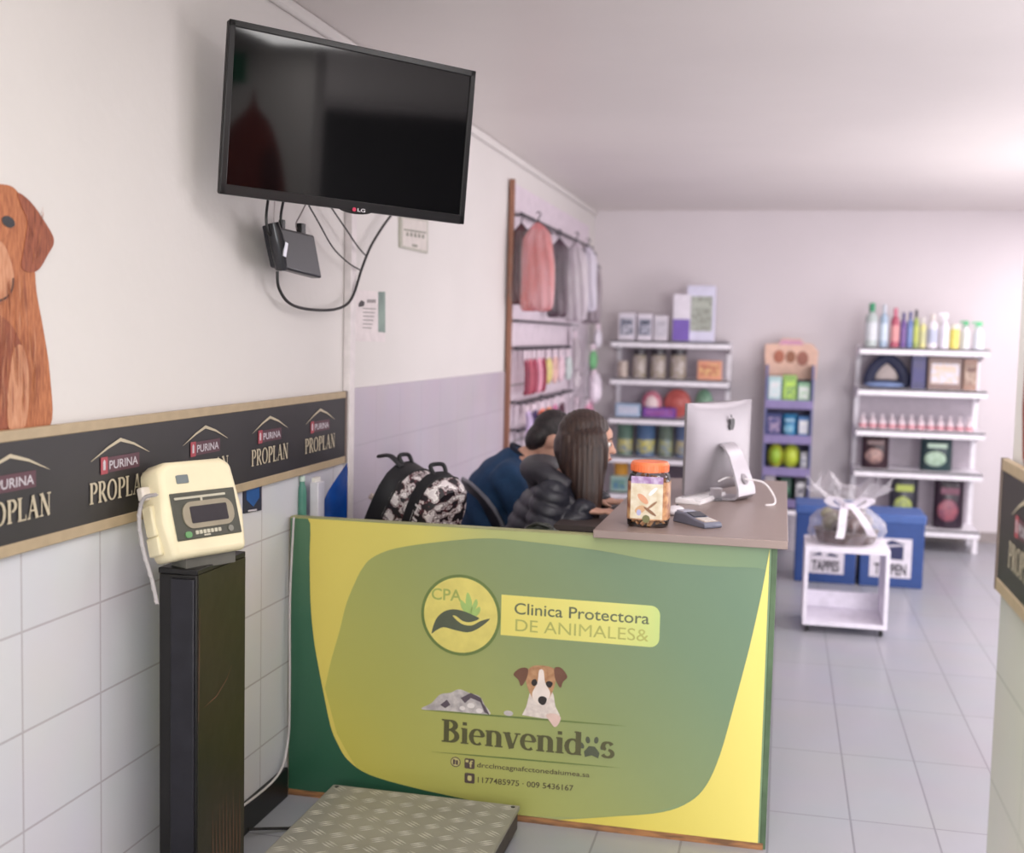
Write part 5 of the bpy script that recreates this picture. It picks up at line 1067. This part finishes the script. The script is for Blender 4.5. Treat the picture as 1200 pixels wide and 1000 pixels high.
# row 2
t = thing('pet_bed', 'black and blue arch-shaped pet bed with pale centre on the second shelf', 'pet bed', (.80, 9.78, SR[1]))
b = MB(); P = catmull([(-.13, 0, .03), (-.12, 0, .12), (-.06, 0, .20), (0, 0, .235), (.06, 0, .20), (.12, 0, .12), (.13, 0, .03), (0, 0, .025)], 5, True); b.tube(P+[P[0]], .034, 10, 1.3); b.build('rim', mat('bed_navy', (36, 40, 66), .7), t, smooth=True)
b = MB(); b.ell((0, .02, .11), (.10, .03, .09)); b.build('centre', mat('bed_pale', (176, 164, 160), .7), t, smooth=True)
b = MB(); b.ell((-.02, -.05, .025), (.15, .05, .022)); b.build('cushion', mat('bed_blue', (120, 140, 180), .7), t, smooth=True)
prod('box', 'carton', 'tall navy blue carton in the middle of the second right shelf', 'carton', 'R', 1, 1069, 1086, 415, (52, 50, 96), (64, 62, 116), None, (70, 66, 110))
prod('box', 'pet_carrier_box', 'wide brown box with white label on the second right shelf', 'carton', 'R', 1, 1088, 1128, 419, (120, 96, 90), (206, 206, 222), None, (214, 190, 170))
prod('box', 'carton', 'narrow brown carton at the right end of the second right shelf', 'carton', 'R', 1, 1130, 1146, 421, (150, 116, 100), (190, 168, 150), None, (110, 76, 66))
# row 3 small bottles
r0 = None
for k in range(12):
    a = ony(1012+k*11.4, 486, 9.7)
    if r0 is None:
        r0 = thing('small_bottle', 'small clear bottle with pink liquid in the row on the third right shelf', 'bottle', (a.x, 9.74, SR[2]), group='small clear bottles on the third right shelf')
        b = MB(); b.lathe([(.001, 0), (.030, 0), (.031, .05), (.02, .07), (.011, .08), (.011, .09)], seg=14); b.build('bottle_body', mat('vial_pale', (216, 200, 206), .2), r0, smooth=True)
        b = MB(); b.lathe([(.031, .006), (.032, .008), (.032, .03), (.031, .032)], seg=14); b.build('label', mat('vial_pink', (200, 130, 140), .4), r0, smooth=True)
        b = MB(); b.lathe([(.001, .09), (.013, .09), (.013, .112), (.001, .113)], seg=12); b.build('cap', mat('vial_cap', (206, 196, 202), .4), r0, smooth=True)
    else:
        c = copy_tree(r0); c.location = (a.x, 9.74, SR[2])
prod('pouch', 'food_pouch', 'dark brown pet food pouch with a dog picture, fourth right shelf left', 'food pouch', 'R', 3, 1011, 1043, 508, (52, 30, 38), (176, 140, 130), None, (120, 96, 96))
prod('pouch', 'food_pouch', 'dark green pet food pouch with a pale band on the fourth right shelf', 'food pouch', 'R', 3, 1080, 1118, 512, (40, 62, 66), (150, 176, 150), None, (176, 200, 180))
prod('pouch', 'food_bag', 'dark pet food bag with a lime stripe behind the blue box', 'food bag', 'R', 4, 1044, 1078, 556, (44, 44, 56), (110, 120, 96), None, (176, 190, 90))
prod('pouch', 'food_bag', 'dark purple pet food bag with pink print on the lowest right shelf', 'food bag', 'R', 4, 1096, 1132, 560, (44, 28, 44), (160, 90, 100), None, (120, 70, 90))
# ------------------------------------------------------------------ narrow display rack
rk = thing('display_rack', 'narrow lilac cardboard display rack with pink arched header between the two shelving units', 'display rack', (.05, 9.95, 0))
M_lil = mat('rack_lilac', (134, 122, 168), .5); M_blu = mat('rack_blue', (104, 108, 156), .5)
RX0, RX1 = -.135, .245; RYf = 9.78
for x in (RX0, RX1-.015):
    b = MB(); b.bb((x, RYf, 0), (x+.015, RYf+.3, 1.42)); b.build('side_panel', M_blu, rk, world=True)
b = MB(); b.bb((RX0, RYf+.28, 0), (RX1, RYf+.3, 1.42)); b.build('back_panel', mat('rack_back', (90, 86, 120), .6), rk, world=True)
RL = [ony(925, y, RYf).z for y in (472, 513, 551, 588)]
for z in RL:
    b = MB(); b.bb((RX0, RYf-.01, z-.035), (RX1, RYf+.28, z)); s_ = b.build('tray', mat('tray_lilac', (186, 172, 206), .5), rk, world=True)
    b = MB(); b.bb((RX0, RYf-.014, z-.05), (RX1, RYf-.01, z+.02)); b.build('front_lip', M_lil, s_, world=True)
b = MB(); zb0 = 1.30; zt0 = ony(925, 397, RYf).z
P = [(RX0-.01, zb0), (RX1+.02, zb0), (RX1+.03, zt0-.10), (RX1-.02, zt0-.04), (.16, zt0-.035), (.13, zt0), (-.02, zt0), (-.05, zt0-.04), (RX0-.02, zt0-.05), (RX0-.02, zt0-.14)]
b.prism(P, lambda u, v, e: V((u, RYf+.27-e, v)), 0, .015); hdp = b.build('header', mat('header_peach', (226, 186, 166), .5), rk, world=True)
frr = lambda u, v, e: V((u, RYf+.255-e, v))
b = MB(); b.prism([(-.05, zt0-.05), (.16, zt0-.05), (.13, zt0-.012), (-.02, zt0-.012)], frr, 0, .003); b.build('header_title', mat('header_pink', (206, 150, 176), .5), hdp, world=True)
for x, z, r, c in ((-.04, zt0-.15, .055, (176, 104, 80)), (.055, zt0-.15, .05, (150, 96, 70)), (.15, zt0-.16, .06, (160, 100, 84))):
    b = MB(); b.prism(oval(x, z, r*.8, r), frr, .003, .006); d_ = b.build('dog_print', cm(c, .5), hdp, world=True)
    for sg in (-1, 1): b = MB(); b.prism(oval(x+sg*r*.7, z+r*.2, r*.25, r*.5, sg*.4), frr, .006, .008); b.build('ear_print', cm((120, 70, 56), .5), d_, world=True) if False else None
def rkp(kind, name, label, cat, lev, x0, x1, ytop, col, col2=None, ex=None):
    z = RL[lev]; h = ony(925, ytop, RYf).z-z; t = thing(name, label, cat, ((x0+x1)/2, RYf+.10, z)); article(kind, t, x1-x0, h, col, col2 or tuple(min(255, v+30) for v in col), ex or (226, 226, 226), .12)
rkp('box', 'treat_packet', 'pale aqua packet on the top tray of the lilac rack', 'packet', 0, -.115, -.01, 442, (176, 206, 206), (200, 222, 222))
rkp('box', 'treat_packet', 'lime green packet in the middle of the top tray of the rack', 'packet', 0, 0, .11, 440, (140, 180, 90), (120, 160, 100), (190, 226, 90))
rkp('box', 'treat_packet', 'mint green packet at the right of the top tray', 'packet', 0, .12, .22, 448, (130, 176, 140), (176, 206, 176))
rkp('box', 'treat_packet', 'navy blue packet on the second tray of the rack', 'packet', 1, -.115, .0, 485, (40, 50, 110), (170, 150, 176), (70, 70, 130))
rkp('pouch', 'treat_pouch', 'turquoise pouch on the second tray of the rack', 'packet', 1, .005, .13, 486, (60, 130, 176), (90, 160, 190), (150, 190, 210))
rkp('box', 'treat_packet', 'dark blue packet with white corner right of the turquoise pouch', 'packet', 1, .135, .22, 488, (56, 110, 166), (206, 210, 220))
rkp('round', 'pet_toy', 'olive yellow round toy in the third tray of the rack', 'pet toy', 2, -.10, .03, 521, (150, 140, 40), (176, 190, 60), (160, 196, 60))
rkp('round', 'pet_toy', 'lime yellow round toy right of the olive one in the third tray', 'pet toy', 2, .02, .16, 521, (176, 200, 60), (150, 150, 50), (196, 214, 70))
rkp('box', 'treat_packet', 'pale packet with grey label in the third tray right corner', 'packet', 2, .165, .22, 530, (176, 176, 180), (120, 126, 150))
rkp('box', 'treat_packet', 'white and brown packet at the left of the fourth tray', 'packet', 3, -.115, -.03, 558, (196, 186, 190), (150, 126, 126))
rkp('pouch', 'treat_pouch', 'dark green pouch in the fourth tray of the rack', 'packet', 3, -.01, .12, 556, (44, 70, 60), (80, 130, 100), (60, 90, 76))
rkp('box', 'treat_packet', 'black packet at the right of the fourth tray', 'packet', 3, .13, .22, 560, (44, 40, 52), (76, 70, 90))
# ------------------------------------------------------------------ blue boxes
M_bx = mat('box_blue', (34, 66, 128), .5, var=.05); M_bx2 = mat('box_blue_lid', (58, 88, 150), .5)
def bluebox(label, x0, x1, yf, dp, h, lab, word, fig):
    t = thing('storage_box', label, 'storage box', ((x0+x1)/2, yf+dp/2, 0))
    b = MB(); b.bb((x0+.008, yf+.006, 0), (x1-.008, yf+dp-.006, h-.03)); bd = b.build('box_body', M_bx, t, world=True, bevel=.005)
    b = MB(); b.bb((x0, yf, h-.06), (x1, yf+dp, h)); b.build('lid', M_bx2, t, world=True, bevel=.008)
    fr = fr_front(yf+.006); u0_, u1_, w0, w1 = lab
    b = MB(); b.prism([(u0_, w0), (u1_, w0), (u1_, w1), (u0_, w1)], fr, 0, .003); lb_ = b.build('label', mat('box_label', (214, 208, 218), .5), bd, world=True)
    b = MB(); text(b, word, u0_+.03, w0+.02, (u1_-u0_)-.06, min(.075, (w1-w0)*.45), fr, .0045, .03); b.build('label_lettering', mat('label_ink', (56, 52, 62), .5), lb_, world=True)
    b = MB()
    for f in fig: b.prism([(u0_+(u1_-u0_)*x, w0+(w1-w0)*z) for x, z in f], fr, .003, .0045)
    b.build('label_figure', mat('label_navy', (36, 40, 84), .5), lb_, world=True)
YB1 = 8.09
g = lambda x, y: ony(x, y, YB1)
bluebox('blue lidded storage box on the floor, left one, half behind the counter and white stand', g(929, 680).x, g(1003, 686).x, YB1, .40, g(940, 592).z, (g(946, 660).x, g(989, 660).x, g(960, 672).z, g(960, 645).z), 'TAPPES', [[(.1, .78), (.35, .92), (.4, .78)], [(.5, .78), (.62, .9), (.85, .8), (.8, .74)]])
bluebox('blue lidded storage box on the floor, right one, label fully in view', g(1005, 686).x, g(1082, 692).x, YB1, .40, g(1040, 603).z, (g(1019, 660).x, g(1068, 660).x, g(1040, 677).z, g(1040, 631).z), 'TAPPEN', [[(.42, .48), (.44, .78), (.80, .82), (.80, .46)], [(.3, .82), (.5, .96), (.85, .86), (.6, .84)]])
# ------------------------------------------------------------------ white stand with gift basket
wt = thing('low_table', 'small white open cube table on castors in front of the blue boxes', 'table', (.385, 6.88, 0))
WX0, WX1, WY0, WY1 = .158, .612, 6.68, 7.08; WZ = ony(941, 640, 6.68).z
M_wt = mat('table_white', (232, 226, 238), .35)
b = MB(); b.bb((WX0, WY0, WZ-.028), (WX1, WY1, WZ)); b.build('top', M_wt, wt, world=True, bevel=.002)
b = MB(); b.bb((WX0, WY0, .04), (WX1, WY1, .065)); b.build('bottom_shelf', M_wt, wt, world=True, bevel=.002)
for x in (WX0, WX1-.022):
    b = MB(); b.bb((x, WY0, .065), (x+.022, WY1, WZ-.028)); b.build('side_panel', M_wt, wt, world=True, bevel=.002)
b = MB(); b.bb((WX0+.022, WY1-.02, .065), (WX1-.022, WY1, .16)); b.build('back_rail', M_wt, wt, world=True, bevel=.002)
for x in (WX0+.03, WX1-.03):
    for y in (WY0+.03, WY1-.03):
        b = MB(); b.T = Matrix.Translation((x, y, .019)) @ Matrix.Rotation(PI/2, 4, 'Y'); b.lathe([(.001, -.01), (.019, -.01), (.019, .01), (.001, .01)], seg=14); ca = b.build('castor', M_blkm, wt, world=True, smooth=True)
        b = MB(); b.bb((x-.012, y-.012, .03), (x+.012, y+.012, .042)); b.build('castor_mount', mat('mount_grey', (150, 150, 156), .4, metal=.5), ca, world=True)
gb = thing('gift_basket', 'dark gift basket wrapped in clear crinkled film with a white ribbon on the white table', 'gift basket', (.385, 6.90, WZ))
M_wick = mat('basket_brown', (56, 38, 38), .6, c2=(86, 62, 56), scale=50)
b = MB(); b.lathe([(.001, 0), (.15, 0), (.165, .02), (.175, .07), (.185, .075), (.17, .078), (.16, .03), (.001, .025)], seg=28, sy=.85); b.build('basket', M_wick, gb, smooth=True)
for i, (x, y, z, r, c) in enumerate(((-.09, -.03, .12, .05, (90, 80, 50)), (-.03, -.07, .10, .05, (70, 46, 44)), (.05, -.06, .11, .055, (86, 54, 50)), (.1, -.01, .12, .05, (64, 50, 56)), (0, .02, .16, .06, (110, 86, 80)), (-.07, .05, .14, .05, (130, 110, 96)), (.07, .06, .15, .05, (96, 84, 86)), (-.11, .0, .16, .035, (120, 116, 70)))):
    b = MB(); b.ell((x, y, z), (r, r*.8, r*1.1), Euler((i, i*.7, i*1.3)).to_matrix(), 14, 8); b.build('treat_packet', cm(c, .3), gb, smooth=True)
m, nt, bs = newmat('cellophane'); N = nt.nodes; L = nt.links
tb = N.new('ShaderNodeBsdfTransparent'); gl = N.new('ShaderNodeBsdfGlossy'); gl.inputs['Roughness'].default_value = .18; lw = N.new('ShaderNodeLayerWeight'); lw.inputs[0].default_value = .35
df = N.new('ShaderNodeBsdfDiffuse'); df.inputs[0].default_value = lin((236, 230, 238)); mg = N.new('ShaderNodeMixShader'); mg.inputs[0].default_value = .45; L.new(gl.outputs[0], mg.inputs[1]); L.new(df.outputs[0], mg.inputs[2])
ad_ = N.new('ShaderNodeMath'); ad_.operation = 'ADD'; ad_.use_clamp = True; ad_.inputs[1].default_value = .16; L.new(lw.outputs['Facing'], ad_.inputs[0])
ml = N.new('ShaderNodeMath'); ml.operation = 'MULTIPLY'; ml.inputs[1].default_value = .5; L.new(ad_.outputs[0], ml.inputs[0])
ms = N.new('ShaderNodeMixShader'); L.new(ml.outputs[0], ms.inputs[0]); L.new(tb.outputs[0], ms.inputs[1]); L.new(mg.outputs[0], ms.inputs[2]); L.new(ms.outputs[0], N['Material Output'].inputs[0])
nn_ = N.new('ShaderNodeTexNoise'); nn_.inputs['Scale'].default_value = 30; bp = N.new('ShaderNodeBump'); bp.inputs['Strength'].default_value = .8; bp.inputs['Distance'].default_value = .02; L.new(nn_.outputs[0], bp.inputs['Height']); L.new(bp.outputs[0], gl.inputs['Normal']); M_cel = m
rg = random.Random(3); b = MB(); rings = []
for z, r in ((.004, .17), (.06, .195), (.12, .185), (.17, .15), (.20, .10), (.215, .075), (.25, .11), (.30, .17), (.345, .20)):
    rings.append([V((1.08*r*(1+rg.uniform(-.16, .16)*(2.0 if z > .22 else .7))*math.cos(2*PI*k/26), r*(1+rg.uniform(-.16, .16)*(2 if z > .22 else .7))*math.sin(2*PI*k/26), z+(rg.uniform(-.06, .07) if z > .33 else rg.uniform(-.008, .008)*(z > .01)))) for k in range(26)])
b.loft(rings, cap=False); b.build('clear_film', M_cel, gb)
M_rib = mat('ribbon_white', (232, 224, 234), .4)
for k, (x, P) in enumerate(((-.04, [(-.02, -.09, .22), (-.03, -.16, .17), (-.035, -.19, .10), (-.045, -.20, .05)]), (.06, [(.02, -.09, .22), (.06, -.16, .18), (.10, -.185, .12), (.13, -.17, .07)]), (0, [(-.02, -.09, .22), (-.08, -.12, .27), (-.11, -.11, .24), (-.06, -.10, .21)]), (0, [(.02, -.09, .22), (.08, -.12, .27), (.12, -.11, .25), (.06, -.10, .21)]))):
    b = MB(); pts = catmull(P, 5); b.loft([[p+V((-.022, 0, 0)), p+V((.022, 0, 0)), p+V((.022, .003, .002)), p+V((-.022, .003, .002))] for p in pts]); b.build('ribbon', M_rib, gb)
b = MB(); b.ell((0, -.10, .22), (.03, .02, .02)); b.build('ribbon_knot', M_rib, gb, smooth=True)
# small low goods between the rack and blue boxes
t = thing('small_bin', 'small white bin on the floor between the rack and the left blue box', 'bin', (.16, 9.35, 0))
b = MB(); b.lathe([(.001, 0), (.10, 0), (.13, .28), (.135, .285), (.12, .285), (.095, .02), (.001, .02)], seg=20); b.build('bin_body', M_shw, t, smooth=True)
# ------------------------------------------------------------------ right side of the room, seen only in the television
t = thing('exit_sign', 'green running figure exit sign on the partition, seen reflected in the television', 'sign', (XP, 2.14, 2.56))
b = MB(); b.bb((XP-.02, 2.0, 2.5), (XP, 2.28, 2.63)); b.build('plate', mat('sign_green', (20, 130, 90), .4), t, world=True, bevel=.003)
b = MB(); frx = fr_rwall(XP-.02)
b.prism([(-2.18, 2.515), (-2.16, 2.555), (-2.15, 2.585), (-2.12, 2.585), (-2.11, 2.55), (-2.13, 2.515), (-2.14, 2.55), (-2.16, 2.52)], frx, 0, .002); b.prism(oval(-2.13, 2.605, .012, .012), frx, 0, .002)
b.build('running_figure', mat('sign_white', (220, 230, 220), .4), t, world=True)
dp = thing('dog_picture', 'dark red-brown dog print on the cream partition, seen only as a reflection in the television', 'wall picture', (XP-.002, 2.2, 1.39))
fq = fr_rwall(XP)
flat('body', [(-2.49, 1.40), (-2.50, 1.9), (-2.47, 2.15), (-2.41, 2.32), (-2.34, 2.40), (-2.32, 2.48), (-2.30, 2.40), (-2.21, 2.30), (-2.13, 2.12), (-2.10, 1.9), (-2.11, 1.40)], mat('fur_red', (120, 40, 30), .6, c2=(150, 60, 44), scale=12, stretch=(1, 6, 1)), fq, .001, dp, n=4)
flat('ear', [(-2.46, 2.10), (-2.42, 2.23), (-2.37, 2.17), (-2.38, 2.01), (-2.43, 1.97)], mat('fur_red_dark', (86, 30, 24), .6), fq, .0025, dp, n=4)
# ------------------------------------------------------------------ light: ceiling fittings, daylight and added fill lights
def area(name, loc, rot, sx, sy, power, col):
    l = bpy.data.lights.new(name, 'AREA'); l.shape = 'RECTANGLE'; l.size = sx; l.size_y = sy; l.energy = power; l.color = col
    o = bpy.data.objects.new(name, l); COL.objects.link(o); o.location = loc; o.rotation_euler = rot; return o
area('ceiling_lamp_entrance', (-.35, .6, 2.66), (0, 0, 0), 1.1, 1.6, 36, (1, .985, .95))
area('ceiling_lamp_counter', (.1, 2.9, 2.66), (0, 0, 0), .5, .9, 16, (1, .97, .96))
area('ceiling_lamp_shop', (2.1, 6.0, 2.66), (0, 0, 0), .6, 2.0, 55, (1, .95, .98))
area('ceiling_lamp_back', (2.3, 8.9, 2.66), (0, 0, 0), .6, 1.2, 30, (1, .94, .99))
area('doorway_daylight', (-.4, YS+.05, 1.5), (math.radians(90), 0, 0), 1.6, 2.2, 58, (.97, 1, .99))
area('back_wall_fill', (2.0, .9, 1.5), (math.radians(97), 0, math.radians(14)), 2.0, 2.0, 165, (1, .97, .99))  # added fill light beyond the partition, brightens back wall and left shelving
area('window_daylight', (XR-.05, 6.6, 1.5), (0, math.radians(90), 0), 1.6, 3.0, 55, (1, .96, .99))
area('ceiling_fill', (1.9, 7.2, 1.0), (math.radians(180), math.radians(-35), 0), 1.2, 1.2, 26, (1, .95, .96))  # added upward fill with no fitting, makes the bright patch on the ceiling
w = bpy.data.worlds.new('world'); S.world = w; w.use_nodes = True
w.node_tree.nodes['Background'].inputs[0].default_value = lin((210, 210, 220)); w.node_tree.nodes['Background'].inputs[1].default_value = .4
